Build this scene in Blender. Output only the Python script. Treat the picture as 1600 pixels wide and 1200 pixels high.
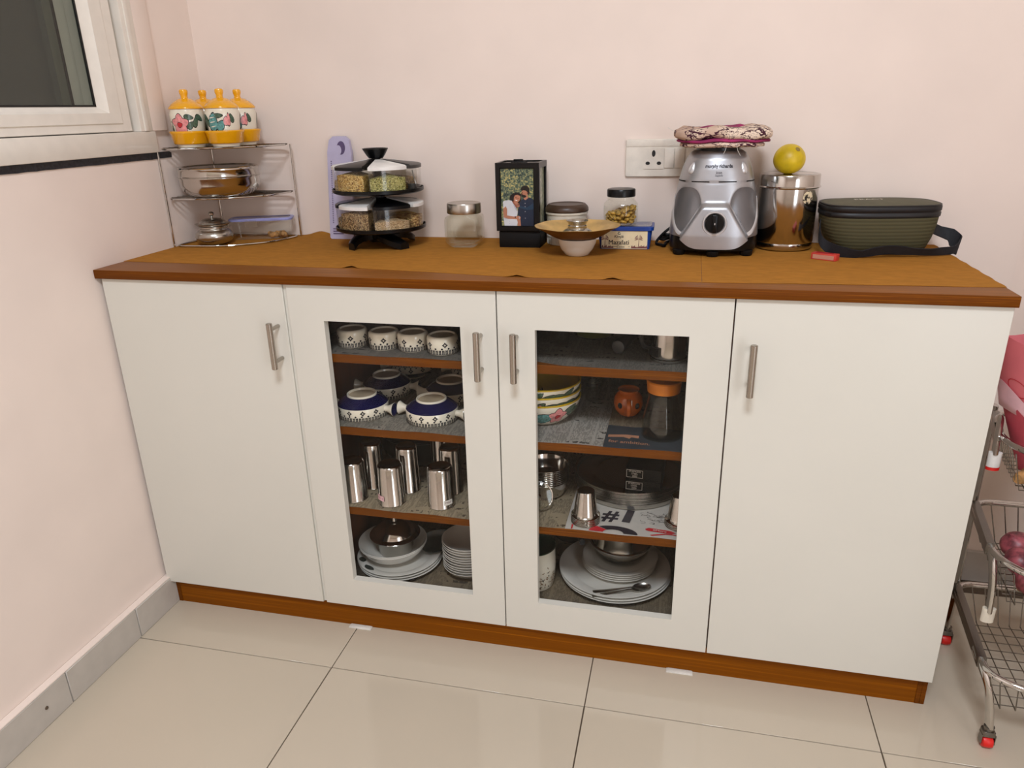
import bpy, bmesh, math, random
from mathutils import Vector, Matrix
random.seed(7)
for _o in list(bpy.data.objects): bpy.data.objects.remove(_o)
SC = bpy.context.scene
COL = SC.collection
PI = math.pi

# ------------------------------------------------------------------ camera, world, lights, exposure
cam_d = bpy.data.cameras.new('camera'); cam = bpy.data.objects.new('camera', cam_d); COL.objects.link(cam)
cam_d.sensor_fit = 'HORIZONTAL'; cam_d.sensor_width = 36.0; cam_d.lens = 1153.79 * 36.0 / 1600.0
cam_d.clip_start = 0.02; cam_d.clip_end = 60
_R = Matrix(((0.973953, -0.058209, 0.219153), (0.22563, 0.344824, -0.911146), (-0.022532, 0.936861, 0.348976)))
cam.matrix_world = Matrix.Translation((1.2562, -1.362, 1.1922)) @ _R.to_4x4()
SC.camera = cam
vs = SC.view_settings
SC.display_settings.display_device = 'sRGB'
vs.view_transform = 'Standard'; vs.look = 'None'; vs.gamma = 1.0; vs.use_curve_mapping = False
vs.exposure = -0.20
world = bpy.data.worlds.new('night'); SC.world = world; world.use_nodes = True
world.node_tree.nodes['Background'].inputs[0].default_value = (0.085, 0.085, 0.078, 1)
world.node_tree.nodes['Background'].inputs[1].default_value = 1.0


def area(name, loc, look, sx, sy, power, col):
    l = bpy.data.lights.new(name, 'AREA'); l.shape = 'RECTANGLE'; l.size = sx; l.size_y = sy
    l.energy = power; l.color = col
    o = bpy.data.objects.new(name, l); COL.objects.link(o); o.location = loc
    o.rotation_euler = (Vector(look) - Vector(loc)).to_track_quat('-Z', 'Y').to_euler()
    return o


CEIL = 2.75
XR, YF, D = 2.75, -4.2, 0.485          # right wall, front wall, back wall
area('ceiling_lamp_light', (1.25, -1.8, CEIL - 0.06), (1.25, -1.8, 0), 0.55, 0.55, 64, (0.90, 1.0, 1.13))
area('doorway_light', (XR - 0.02, -2.3, 1.05), (1.2, 0.0, 0.9), 0.60, 1.9, 18, (0.92, 1.0, 1.10))

# ------------------------------------------------------------------ materials
def lin(c):
    out = []
    for v in c:
        v /= 255.0
        out.append(v / 12.92 if v <= 0.04045 else ((v + 0.055) / 1.055) ** 2.4)
    return (*out, 1.0)


class X:
    """tiny expression wrapper over shader math nodes"""
    def __init__(s, nt, sock): s.nt, s.s = nt, sock
    def m(s, op, b=None, c=None):
        n = s.nt.nodes.new('ShaderNodeMath'); n.operation = op
        for i, v in enumerate((s, b, c)):
            if v is None: continue
            if isinstance(v, X): s.nt.links.new(v.s, n.inputs[i])
            else: n.inputs[i].default_value = v
        return X(s.nt, n.outputs[0])
    def __add__(s, o): return s.m('ADD', o)
    def __sub__(s, o): return s.m('SUBTRACT', o)
    def __mul__(s, o): return s.m('MULTIPLY', o)
    def __truediv__(s, o): return s.m('DIVIDE', o)
    def __lt__(s, o): return s.m('LESS_THAN', o)
    def __gt__(s, o): return s.m('GREATER_THAN', o)
    def fr(s): return s.m('FRACT')
    def fl(s): return s.m('FLOOR')
    def ab(s): return s.m('ABSOLUTE')


def nmat(name):
    m = bpy.data.materials.new(name); m.use_nodes = True
    nt = m.node_tree
    return m, nt, nt.nodes['Principled BSDF']


def coords(nt):
    tc = nt.nodes.new('ShaderNodeTexCoord'); sp = nt.nodes.new('ShaderNodeSeparateXYZ')
    nt.links.new(tc.outputs['Object'], sp.inputs[0])
    return tc.outputs['Object'], X(nt, sp.outputs[0]), X(nt, sp.outputs[1]), X(nt, sp.outputs[2])


def noise(nt, vec, scale, detail=3.0, stretch=None, rough=0.5):
    if stretch:
        mp = nt.nodes.new('ShaderNodeMapping'); nt.links.new(vec, mp.inputs[0]); mp.inputs['Scale'].default_value = stretch
        vec = mp.outputs[0]
    n = nt.nodes.new('ShaderNodeTexNoise'); n.inputs['Scale'].default_value = scale
    n.inputs['Detail'].default_value = detail; n.inputs['Roughness'].default_value = rough
    nt.links.new(vec, n.inputs['Vector'])
    return X(nt, n.outputs['Fac'])


def ramp(nt, fac, stops):
    r = nt.nodes.new('ShaderNodeValToRGB'); nt.links.new(fac.s, r.inputs[0])
    el = r.color_ramp.elements
    while len(el) < len(stops): el.new(0.5)
    for e, (p, c) in zip(el, stops): e.position = p; e.color = lin(c)
    return r.outputs[0]


def mixc(nt, fac, a, b):
    n = nt.nodes.new('ShaderNodeMix'); n.data_type = 'RGBA'
    nt.links.new(fac.s, n.inputs[0])
    for i, c in ((6, a), (7, b)):
        if isinstance(c, tuple): n.inputs[i].default_value = lin(c)
        else: nt.links.new(c, n.inputs[i])
    return n.outputs[2]


def bump(nt, p, h, strength=0.3, dist=0.002):
    b = nt.nodes.new('ShaderNodeBump'); b.inputs['Strength'].default_value = strength; b.inputs['Distance'].default_value = dist
    nt.links.new(h.s, b.inputs['Height']); nt.links.new(b.outputs[0], p.inputs['Normal'])


def plain(name, c, rough=0.5, metal=0.0, var=0.05, vscale=30.0, coat=0.0, bmp=0.0, stretch=None, spec=0.5):
    m, nt, p = nmat(name)
    v, x, y, z = coords(nt)
    n = noise(nt, v, vscale, 3, stretch)
    lo = tuple(max(0, k * (1 - var)) for k in c); hi = tuple(min(255, k * (1 + var)) for k in c)
    nt.links.new(ramp(nt, n, ((0.3, lo), (0.7, hi))), p.inputs['Base Color'])
    p.inputs['Roughness'].default_value = rough; p.inputs['Metallic'].default_value = metal
    p.inputs['Coat Weight'].default_value = coat; p.inputs['Specular IOR Level'].default_value = spec
    p.inputs['Coat Roughness'].default_value = 0.08
    if bmp: bump(nt, p, n, bmp)
    return m


def wood(name, axis, dark, mid, light, rough=0.35, scale=9.0, spec=0.5):
    m, nt, p = nmat(name)
    v, x, y, z = coords(nt)
    st = {'x': (0.25, 10.0, 36.0), 'z': (2.2, 6.0, 0.16), 'xt': (0.12, 3.0, 3.0)}[axis]
    a = noise(nt, v, scale, 5, st, 0.6); b = noise(nt, v, scale * 5, 3, st, 0.6)
    f = a * 0.68 + b * 0.32
    f2 = ((f * 9.0).m('SINE') * 0.5 + 0.5) * 0.42 + f * 0.6
    nt.links.new(ramp(nt, f2, ((0.26, dark), (0.5, mid), (0.74, light))), p.inputs['Base Color'])
    p.inputs['Roughness'].default_value = rough; p.inputs['Specular IOR Level'].default_value = spec
    bump(nt, p, b, 0.08)
    return m


def thin_glass(name, tint=(245, 248, 244), gloss=0.06, ior=1.5):
    """a clear sheet: fresnel reflection over a clear or lightly tinted see-through layer"""
    m, nt, p = nmat(name)
    nt.nodes.remove(p)
    out = nt.nodes['Material Output']
    tr = nt.nodes.new('ShaderNodeBsdfTransparent'); tr.inputs[0].default_value = lin(tint)
    gl = nt.nodes.new('ShaderNodeBsdfGlossy'); gl.inputs['Roughness'].default_value = gloss
    gl.inputs[0].default_value = (1, 1, 1, 1)
    lw = nt.nodes.new('ShaderNodeLayerWeight'); lw.inputs[0].default_value = 0.5
    f0 = ((ior - 1) / (ior + 1)) ** 2
    fr = X(nt, lw.outputs['Facing']).m('POWER', 5.0) * (0.85 * (1 - f0)) + f0
    mx = nt.nodes.new('ShaderNodeMixShader')
    nt.links.new(fr.s, mx.inputs[0]); nt.links.new(tr.outputs[0], mx.inputs[1]); nt.links.new(gl.outputs[0], mx.inputs[2])
    nt.links.new(mx.outputs[0], out.inputs[0])
    return m


MAT = {}
def mk(key, fn, *a, **k): MAT[key] = fn(key, *a, **k); return MAT[key]

mk('wall_paint', plain, (236, 219, 207), 0.65, var=0.012, vscale=6, bmp=0.03)
mk('ceiling_paint', plain, (238, 232, 222), 0.7, var=0.01)
mk('window_white', plain, (232, 224, 212), 0.35, var=0.015)
mk('granite', plain, (34, 34, 38), 0.35, var=0.5, vscale=160)
mk('gasket', plain, (10, 10, 10), 0.5)
mk('window_glass', thin_glass, (222, 224, 220), 0.02)
mk('tile', plain, (194, 180, 160), 0.09, var=0.012, vscale=2.5, spec=0.45)
mk('grout', plain, (92, 76, 60), 0.9)
mk('skirting', plain, (190, 182, 172), 0.35, var=0.02)
mk('laminate', plain, (211, 206, 194), 0.32, var=0.006, vscale=4)
mk('dark_gap', plain, (58, 44, 32), 0.8)
mk('wood_edge', wood, 'x', (82, 38, 2), (146, 82, 8), (184, 116, 34), 0.5, 14, 0.10)
mk('wood_top', wood, 'xt', (116, 68, 22), (152, 94, 36), (178, 118, 58), 0.36, 10, 0.14)
mk('wood_kick', wood, 'x', (106, 54, 2), (166, 96, 6), (186, 116, 20), 0.4, 2.0, 0.10)
mk('wood_inside', plain, (98, 56, 30), 0.6, var=0.12, vscale=12, stretch=(3, 3, 0.4))
mk('kraft', plain, (166, 112, 46), 0.9, var=0.05, vscale=90, bmp=0.12, spec=0.08, stretch=(0.5, 1, 1))
mk('steel', plain, (196, 192, 186), 0.13, 1.0, var=0.02)
mk('steel_soft', plain, (188, 184, 176), 0.27, 1.0, var=0.02)
mk('steel_dark', plain, (130, 126, 120), 0.24, 1.0, var=0.03)
mk('chrome', plain, (205, 203, 200), 0.08, 1.0, var=0.01)
mk('handle_steel', plain, (172, 164, 154), 0.26, 1.0, var=0.03, stretch=(1, 1, 0.1))
mk('clear_pane', thin_glass, (253, 253, 252), 0.0, 1.22)
mk('clear_jar', thin_glass, (249, 250, 246), 0.03)
mk('clear_plastic', thin_glass, (247, 247, 245), 0.12)
mk('black_plastic', plain, (11, 11, 12), 0.3, spec=0.28)
mk('black_matte', plain, (10, 10, 11), 0.55, spec=0.25)
mk('dark_grey', plain, (62, 60, 58), 0.4)
mk('white_plastic', plain, (226, 222, 216), 0.3)
mk('cream_plastic', plain, (216, 206, 188), 0.4)
mk('switch_white', plain, (226, 217, 204), 0.35)
mk('yellow_glaze', plain, (238, 168, 18), 0.16, var=0.04, vscale=18, coat=0.5)
mk('cream_glaze', plain, (230, 220, 200), 0.14, var=0.015, coat=0.5)
mk('pink_paint', plain, (222, 142, 140), 0.2, var=0.1, vscale=200)
mk('red_paint', plain, (190, 42, 50), 0.25)
mk('teal_paint', plain, (92, 142, 138), 0.2, var=0.2, vscale=220)
mk('leaf_paint', plain, (72, 92, 74), 0.2, var=0.2, vscale=220)
mk('black_paint', plain, (30, 26, 28), 0.25)
mk('navy_paint', plain, (9, 9, 24), 0.4, spec=0.2)
mk('bisque', plain, (176, 156, 128), 0.7)
mk('blue_glaze', plain, (15, 18, 60), 0.12, var=0.08, coat=0.6)
mk('mug_orange', plain, (206, 96, 18), 0.16, coat=0.5)
mk('orange_plastic', plain, (214, 122, 24), 0.35)
mk('lilac', plain, (186, 178, 204), 0.45, var=0.02)
mk('purple', plain, (88, 72, 108), 0.45)
mk('lilac_clear', plain, (150, 152, 205), 0.3)
mk('brown_lid', plain, (64, 44, 30), 0.4)
mk('brass_leaf', plain, (196, 160, 96), 0.35, 0.25, var=0.12, vscale=26)
mk('leaf_outer_shaded', plain, (104, 72, 30), 0.5, 0.2, var=0.15, vscale=26, spec=0.2)  # leaf colour darkened to paint in the shade under the plate
mk('blue_plastic', plain, (24, 62, 140), 0.3)
mk('label_cream', plain, (232, 216, 180), 0.5)
mk('maroon_ink', plain, (120, 72, 74), 0.5)
mk('ink', plain, (34, 28, 38), 0.5)
mk('silver_paint', plain, (172, 172, 175), 0.36, 0.8, var=0.02)
mk('silver_bright', plain, (212, 212, 214), 0.28, 0.55, var=0.01)
mk('silver_smoke', plain, (120, 120, 123), 0.3, 0.7, var=0.02)
mk('lime_skin', plain, (204, 172, 14), 0.42, var=0.12, vscale=28, bmp=0.2)
mk('stalk', plain, (138, 116, 58), 0.8)
mk('webbing', plain, (16, 17, 24), 0.7, var=0.2, vscale=300)
mk('zip_black', plain, (15, 15, 18), 0.5)
mk('red_card', plain, (196, 58, 46), 0.5, var=0.08)
mk('plate_white', plain, (222, 217, 208), 0.16, var=0.01, coat=0.4)
mk('dark_leaf', plain, (46, 54, 50), 0.3, var=0.2)
mk('caster_red', plain, (214, 26, 20), 0.35)
mk('pink_paper', plain, (208, 104, 110), 0.5, var=0.06, vscale=5)
mk('pink_dark', plain, (176, 66, 78), 0.5, var=0.05)
mk('pink_ribbon', plain, (232, 184, 190), 0.45)
mk('onion_skin', plain, (124, 60, 66), 0.42, var=0.5, vscale=34, stretch=(2, 2, 0.8), bmp=0.2)
mk('ginger', plain, (172, 128, 78), 0.75, var=0.25, vscale=90, bmp=0.4)
mk('white_paper', plain, (214, 208, 198), 0.8)
mk('dark_green_enamel', plain, (28, 48, 34), 0.2, coat=0.4)
mk('lamp_glow', plain, (255, 240, 215), 0.5)
_p = MAT['lamp_glow'].node_tree.nodes['Principled BSDF']
_p.inputs['Emission Color'].default_value = (1, 0.88, 0.72, 1); _p.inputs['Emission Strength'].default_value = 3.0


def seeds(name, a, b, c, scale):
    m, nt, p = nmat(name)
    v, x, y, z = coords(nt)
    vo = nt.nodes.new('ShaderNodeTexVoronoi'); vo.inputs['Scale'].default_value = scale
    nt.links.new(v, vo.inputs['Vector'])
    sp = nt.nodes.new('ShaderNodeSeparateColor'); nt.links.new(vo.outputs['Color'], sp.inputs[0])
    nt.links.new(ramp(nt, X(nt, sp.outputs[0]), ((0.0, a), (0.5, b), (1.0, c))), p.inputs['Base Color'])
    p.inputs['Roughness'].default_value = 0.7
    bump(nt, p, X(nt, vo.outputs['Distance']) * -1.0, 1.0, 0.004)
    return m


mk('coriander', seeds, (150, 106, 40), (222, 178, 96), (242, 212, 140), 330)
mk('fennel', seeds, (112, 112, 50), (186, 178, 98), (222, 214, 146), 360)
mk('cumin', seeds, (84, 62, 38), (166, 130, 86), (210, 180, 130), 380)
mk('sesame', seeds, (190, 156, 112), (214, 182, 138), (228, 200, 160), 420)
mk('cloves', seeds, (140, 100, 56), (206, 170, 112), (120, 70, 40), 200)


def newspaper(name, tint, dark, vert=False, blocks=True):
    m, nt, p = nmat(name)
    v, x, y, z = coords(nt)
    if vert: x, y = y, x
    rows = ((y / 0.0034).fr() < 0.55)
    n1 = noise(nt, v, 420, 1, (1, 0.2, 1)) > 0.47
    colm = ((x / 0.052).fr() < 0.9)
    big = noise(nt, v, 16, 1) > 0.60
    head = (noise(nt, v, 130, 2, (1, 0.6, 1)) > 0.52) * ((y / 0.028).fr() < 0.36)
    txt = rows * n1 * colm
    one = big * -1.0 + 1.0
    f = (txt * one * 0.75 + head * big).m('MINIMUM', 1.0)
    base = ramp(nt, noise(nt, v, 9, 2), ((0.35, tuple(k * 0.9 for k in tint)), (0.65, tint)))
    nt.links.new(mixc(nt, f, base, dark), p.inputs['Base Color'])
    p.inputs['Roughness'].default_value = 0.85
    return m


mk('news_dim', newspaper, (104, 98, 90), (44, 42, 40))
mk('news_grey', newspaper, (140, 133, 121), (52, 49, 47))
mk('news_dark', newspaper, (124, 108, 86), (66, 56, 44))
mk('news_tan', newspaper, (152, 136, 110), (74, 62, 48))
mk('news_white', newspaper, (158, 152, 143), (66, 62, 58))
mk('print_white', plain, (186, 179, 170), 0.7, var=0.02)
mk('print_dark', plain, (44, 50, 56), 0.7, var=0.1)
mk('print_tan', plain, (170, 120, 92), 0.7)


def bag_cloth(name, c, pitch):
    m, nt, p = nmat(name)
    v, x, y, z = coords(nt)
    w = ((z / pitch).m('MULTIPLY', 2 * PI).m('SINE') * 0.5 + 0.5)
    nt.links.new(ramp(nt, w, ((0.0, tuple(k * 0.87 for k in c)), (0.6, c))), p.inputs['Base Color'])
    p.inputs['Roughness'].default_value = 0.75
    bump(nt, p, w, 0.3, 0.0015); p.inputs['Specular IOR Level'].default_value = 0.15
    return m


mk('olive_ribbed', bag_cloth, (84, 79, 56), 0.0074)
mk('olive_cloth', plain, (88, 84, 64), 0.75, var=0.05, vscale=60)


def scribble_cloth(name):
    m, nt, p = nmat(name)
    v, x, y, z = coords(nt)
    a = noise(nt, v, 24, 3, (0.7, 1.4, 2.2))
    line = ((a - 0.5).ab() < 0.022)
    b = noise(nt, v, 95, 2, (1, 1, 2)); line2 = ((b - 0.5).ab() < 0.02)
    zone = noise(nt, v, 11, 1) > 0.47
    f = (line + line2 * zone).m('MINIMUM', 1.0)
    base = ramp(nt, noise(nt, v, 14, 2), ((0.4, (196, 166, 146)), (0.6, (230, 208, 186))))
    nt.links.new(mixc(nt, f, base, (66, 22, 40)), p.inputs['Base Color'])
    p.inputs['Roughness'].default_value = 0.9
    return m


mk('cloth_cream', scribble_cloth)
mk('cloth_magenta', plain, (140, 34, 84), 0.85, var=0.2, vscale=40)


def foliage_print(name, cols, scale):
    m, nt, p = nmat(name)
    v, x, y, z = coords(nt)
    n = noise(nt, v, scale, 4, None, 0.7); g = noise(nt, v, 12, 1)
    f = n * 0.8 + (z * 1.1) * -1.0 + g * 0.3
    nt.links.new(ramp(nt, f, cols), p.inputs['Base Color'])
    p.inputs['Roughness'].default_value = 0.25
    return m


mk('photo_foliage', foliage_print, ((0.28, (34, 50, 52)), (0.40, (104, 118, 92)), (0.50, (196, 176, 104)), (0.62, (226, 214, 158))), 260)
mk('photo_pale', foliage_print, ((0.25, (120, 128, 108)), (0.45, (172, 176, 150)), (0.6, (206, 206, 182))), 90)
for k_, c_ in dict(ph_navy=(18, 36, 58), ph_navy2=(26, 56, 80), ph_skin=(176, 118, 92), ph_skin2=(146, 86, 66), ph_hair=(22, 16, 16),
                   ph_dress=(206, 206, 210), ph_dress2=(176, 178, 186), ph_teeth=(236, 226, 218)).items():
    mk(k_, plain, c_, 0.25, var=0.04)


def onion_like(): pass


# ------------------------------------------------------------------ mesh helpers
class B:
    def __init__(s): s.bm = bmesh.new()
    def v(s, p): return s.bm.verts.new(p)
    def f(s, vs_, mat=0):
        try:
            fc = s.bm.faces.new(vs_); fc.material_index = mat; return fc
        except ValueError: return None
    def box(s, x0, x1, y0, y1, z0, z1, bev=0.0, mat=0, seg=2):
        vs_ = [s.v((x, y, z)) for x in (x0, x1) for y in (y0, y1) for z in (z0, z1)]
        idx = ((0, 1, 3, 2), (4, 6, 7, 5), (0, 4, 5, 1), (2, 3, 7, 6), (0, 2, 6, 4), (1, 5, 7, 3))
        fs = [s.f([vs_[i] for i in q], mat) for q in idx]
        if bev > 0:
            ed = list({e for fc in fs for e in fc.edges})
            r = bmesh.ops.bevel(s.bm, geom=ed, offset=bev, segments=seg, profile=0.5, affect='EDGES')
            for fc in r['faces']: fc.material_index = mat
        return s
    def rings(s, rings, cap0=True, cap1=True, mat=0, closed=True, mats=None):
        """loft a list of rings (lists of points, or a single point as a pole)"""
        vr = [[s.v(p) for p in r] for r in rings]
        for i in range(len(vr) - 1):
            a, b = vr[i], vr[i + 1]; m_ = mats[i] if mats else mat
            if len(a) == 1 and len(b) == 1: continue
            n = max(len(a), len(b))
            for k in range(n if closed else n - 1):
                k2 = (k + 1) % n
                if len(a) == 1: s.f((a[0], b[k2], b[k]), m_)
                elif len(b) == 1: s.f((a[k], a[k2], b[0]), m_)
                else: s.f((a[k], a[k2], b[k2], b[k]), m_)
        if cap0 and len(vr[0]) > 2: s.f(vr[0][::-1], mats[0] if mats else mat)
        if cap1 and len(vr[-1]) > 2: s.f(vr[-1], mats[-1] if mats else mat)
        return s
    def lathe(s, prof, seg=48, c=(0, 0, 0), mat=0, mats=None, sx=1.0, sy=1.0):
        rs = []
        for r, z in prof:
            if r < 1e-6: rs.append([(c[0], c[1], c[2] + z)])
            else: rs.append([(c[0] + r * sx * math.cos(2 * PI * k / seg), c[1] + r * sy * math.sin(2 * PI * k / seg), c[2] + z) for k in range(seg)])
        return s.rings(rs, False, False, mat, True, mats)
    def prism(s, poly, z0, z1, mat=0, bev=0.0):
        a = [s.v((x, y, z0)) for x, y in poly]; b = [s.v((x, y, z1)) for x, y in poly]
        fs = [s.f(a[::-1], mat), s.f(b, mat)]
        n = len(poly)
        fs += [s.f((a[i], a[(i + 1) % n], b[(i + 1) % n], b[i]), mat) for i in range(n)]
        if bev > 0:
            bmesh.ops.bevel(s.bm, geom=list({e for f_ in fs for e in f_.edges}), offset=bev, segments=2, profile=0.5, affect='EDGES')
        return s
    def tube(s, pts, r, seg=8, closed=False, mat=0, sect=None):
        """sweep a round (or given) section along points"""
        P = [Vector(p) for p in pts]; n = len(P)
        T = []
        for i in range(n):
            a = P[(i - 1) % n] if (closed or i > 0) else P[i]
            b = P[(i + 1) % n] if (closed or i < n - 1) else P[i]
            t = (b - a); T.append(t.normalized() if t.length > 1e-9 else Vector((0, 0, 1)))
        up = Vector((0, 0, 1)) if abs(T[0].z) < 0.9 else Vector((0, 1, 0))
        u = T[0].cross(up).normalized()
        sec = sect or [(r * math.cos(2 * PI * k / seg), r * math.sin(2 * PI * k / seg)) for k in range(seg)]
        rings = []
        for i in range(n):
            u = (u - T[i] * u.dot(T[i])).normalized(); w = T[i].cross(u).normalized()
            rings.append([tuple(P[i] + u * a + w * b) for a, b in sec])
        if closed: rings.append(rings[0])
        s.rings(rings, not closed, not closed, mat)
        if closed: bmesh.ops.remove_doubles(s.bm, verts=s.bm.verts, dist=1e-6)
        return s
    def ball(s, c, r, seg=20, rings=12, sq=(1, 1, 1), mat=0):
        pr = [(r * math.sin(PI * k / rings), -r * math.cos(PI * k / rings)) for k in range(rings + 1)]
        pr[0] = (0, -r); pr[-1] = (0, r)
        rs = []
        for q, z in pr:
            if q < 1e-9: rs.append([(c[0], c[1], c[2] + z * sq[2])])
            else: rs.append([(c[0] + q * sq[0] * math.cos(2 * PI * k / seg), c[1] + q * sq[1] * math.sin(2 * PI * k / seg), c[2] + z * sq[2]) for k in range(seg)])
        return s.rings(rs, False, False, mat)
    def fan(s, pts, centre=None, mat=0):
        """flat or draped polygon as a triangle fan"""
        vv = [s.v(p) for p in pts]
        if centre is None: return s.f(vv, mat)
        c = s.v(centre)
        for i in range(len(vv)): s.f((c, vv[i], vv[(i + 1) % len(vv)]), mat)
    def cut(s, co, no): pass


def obj(name, b, mats, parent=None, loc=None, rot=None, sharp=40, recalc=True):
    me = bpy.data.meshes.new(name)
    bm = b.bm
    if recalc: bmesh.ops.recalc_face_normals(bm, faces=bm.faces)
    bm.to_mesh(me); bm.free()
    for m in (mats if isinstance(mats, (list, tuple)) else [mats]):
        me.materials.append(MAT[m] if isinstance(m, str) else m)
    if len(me.polygons):
        me.polygons.foreach_set('use_smooth', [True] * len(me.polygons))
        me.set_sharp_from_angle(angle=math.radians(sharp))
    o = bpy.data.objects.new(name, me); COL.objects.link(o)
    if parent: o.parent = parent
    if loc: o.location = loc
    if rot: o.rotation_euler = rot
    return o


def tag(o, label, cat, group=None):
    o['label'] = label; o['category'] = cat
    if group: o['group'] = group
    return o


def thing(name, label, cat, loc=(0, 0, 0), rz=0.0, group=None):
    o = bpy.data.objects.new(name, None); COL.objects.link(o); o.empty_display_size = 0.03
    o.location = loc; o.rotation_euler = (0, 0, rz)
    return tag(o, label, cat, group)


def struct(o): o['kind'] = 'structure'; return o
def stuff(o): o['kind'] = 'stuff'; return o


KIDS = {}
def dup(root, loc, rz=None, label=None, rot=None):
    r = root.copy(); COL.objects.link(r); r.location = loc
    if rz is not None: r.rotation_euler = (0, 0, rz)
    if rot is not None: r.rotation_euler = rot
    if label: r['label'] = label
    for ch in root.children:
        c = ch.copy(); COL.objects.link(c); c.parent = r
        for g in ch.children:
            d_ = g.copy(); COL.objects.link(d_); d_.parent = c
    return r


def fillet(pts, r, n=5, closed=False):
    P = [Vector(p) for p in pts]; out = []; m = len(P)
    for i in range(m):
        if not closed and i in (0, m - 1): out.append(P[i]); continue
        a, b, c = P[(i - 1) % m], P[i], P[(i + 1) % m]
        d1, d2 = (a - b), (c - b); k = min(r, d1.length * 0.45, d2.length * 0.45)
        p1, p2 = b + d1.normalized() * k, b + d2.normalized() * k
        for j in range(n + 1):
            t = j / n; out.append(p1 * (1 - t) ** 2 + b * 2 * t * (1 - t) + p2 * t * t)
    return [tuple(p) for p in out]


def rrect(hx, hy, r, n=6, cx=0.0, cy=0.0):
    pts = []
    for qx, qy, a0 in ((1, 1, 0), (-1, 1, 90), (-1, -1, 180), (1, -1, 270)):
        for k in range(n + 1):
            a = math.radians(a0 + 90 * k / n)
            pts.append((cx + qx * (hx - r) + r * math.cos(a), cy + qy * (hy - r) + r * math.sin(a)))
    return pts


def superell(a, b, n, seg, cx=0.0, cy=0.0):
    out = []
    for k in range(seg):
        t = 2 * PI * k / seg; c, s_ = math.cos(t), math.sin(t)
        out.append((cx + a * math.copysign(abs(c) ** (2 / n), c), cy + b * math.copysign(abs(s_) ** (2 / n), s_)))
    return out


def ring3(pts, z): return [(x, y, z) for x, y in pts]


def text_polys(s, size, align='CENTER', shear=0.0, bold=0.0):
    cu = bpy.data.curves.new('t', 'FONT'); cu.body = s; cu.size = size; cu.align_x = align; cu.align_y = 'CENTER'
    cu.fill_mode = 'FRONT'; cu.resolution_u = 3; cu.shear = shear; cu.offset = bold
    o = bpy.data.objects.new('t', cu); COL.objects.link(o)
    dg = bpy.context.evaluated_depsgraph_get(); dg.update()
    me = bpy.data.meshes.new_from_object(o.evaluated_get(dg))
    vs_ = [tuple(v.co) for v in me.vertices]; fs = [tuple(p.vertices) for p in me.polygons]
    bpy.data.objects.remove(o); bpy.data.curves.remove(cu); bpy.data.meshes.remove(me)
    return vs_, fs


def put_text(b, s, size, fn, mat=0, **k):
    """fn maps flat (u, v) of the lettering to a point on the surface"""
    vs_, fs = text_polys(s, size, **k)
    vv = [b.v(fn(p[0], p[1])) for p in vs_]
    for q in fs: b.f([vv[i] for i in q], mat)


def wrap(profile, eps=0.0004, c=(0, 0), sx=1.0):
    """(arc length, height) -> point on a turned body; th0 = -90 deg faces the front"""
    def rad(z):
        for (r0, z0), (r1, z1) in zip(profile, profile[1:]):
            if min(z0, z1) - 1e-9 <= z <= max(z0, z1) + 1e-9 and abs(z1 - z0) > 1e-9:
                return r0 + (r1 - r0) * (z - z0) / (z1 - z0)
        return profile[0][0]
    def fn(th, z):
        r = rad(z) + eps
        return (c[0] + r * math.cos(th), c[1] + r * math.sin(th), z)
    return fn, rad
# ------------------------------------------------------------------ room shell
XL = -0.009                     # face of the left wall
XA, YT, TS = -0.0637, -0.1345, 0.5828
b = B(); b.box(-0.1, XR + 0.1, YF - 0.1, D + 0.12, -0.06, -0.004)
floor = struct(obj('floor', b, 'grout'))
k = 0
tile_me = {}
for i in range(0, 8):
    for j in range(-12, 2):
        x0, x1 = XA + i * TS + 0.0012, XA + (i + 1) * TS - 0.0012
        y0, y1 = YT + (j - 1) * TS + 0.0012, YT + j * TS - 0.0012
        x0 = max(x0, XL); x1 = min(x1, XR); y0 = max(y0, YF); y1 = min(y1, D if x0 < 1.9 else D + 0.028)
        if x1 - x0 < 0.02 or y1 - y0 < 0.02: continue
        key = (round(x1 - x0, 4), round(y1 - y0, 4))
        if key not in tile_me:
            b = B(); b.box(0, key[0], 0, key[1], -0.004, 0.0, 0.0006, seg=1)
            o = obj('tile', b, 'tile', floor, (x0, y0, 0)); tile_me[key] = o.data
        else:
            o = bpy.data.objects.new('tile', tile_me[key]); COL.objects.link(o); o.parent = floor; o.location = (x0, y0, 0)

b = B(); b.box(-0.1, XR + 0.1, YF - 0.1, D + 0.12, CEIL, CEIL + 0.1)
struct(obj('ceiling', b, 'ceiling_paint'))
b = B()
b.box(-0.12, 1.976, D, D + 0.12, 0, CEIL); b.box(1.976, XR + 0.1, D + 0.03, D + 0.12, 0, CEIL)
struct(obj('wall_back', b, 'wall_paint'))
WY0, WY1, WZ0, WZ1 = -1.05, 0.256, 1.113, 2.30
b = B()
b.box(-0.12, XL, YF, D, 0, 1.0975); b.box(-0.12, XL, YF, D, WZ1, CEIL)
b.box(-0.12, XL, YF, WY0, 1.0975, WZ1); b.box(-0.12, XL, WY1, D, 1.0975, WZ1)
struct(obj('wall_left', b, 'wall_paint'))
b = B()
b.box(XR, XR + 0.1, YF, -2.75, 0, CEIL); b.box(XR, XR + 0.1, -1.85, D, 0, CEIL); b.box(XR, XR + 0.1, -2.75, -1.85, 2.1, CEIL)
b.box(2.19, XR, -0.85, -0.16, 0, 0.92)                      # unseen low block, added to keep light off the trolley corner
struct(obj('wall_right', b, 'wall_paint'))
b = B(); b.box(-0.12, XR + 0.1, YF - 0.1, YF, 0, CEIL)
struct(obj('wall_front', b, 'wall_paint'))
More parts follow.
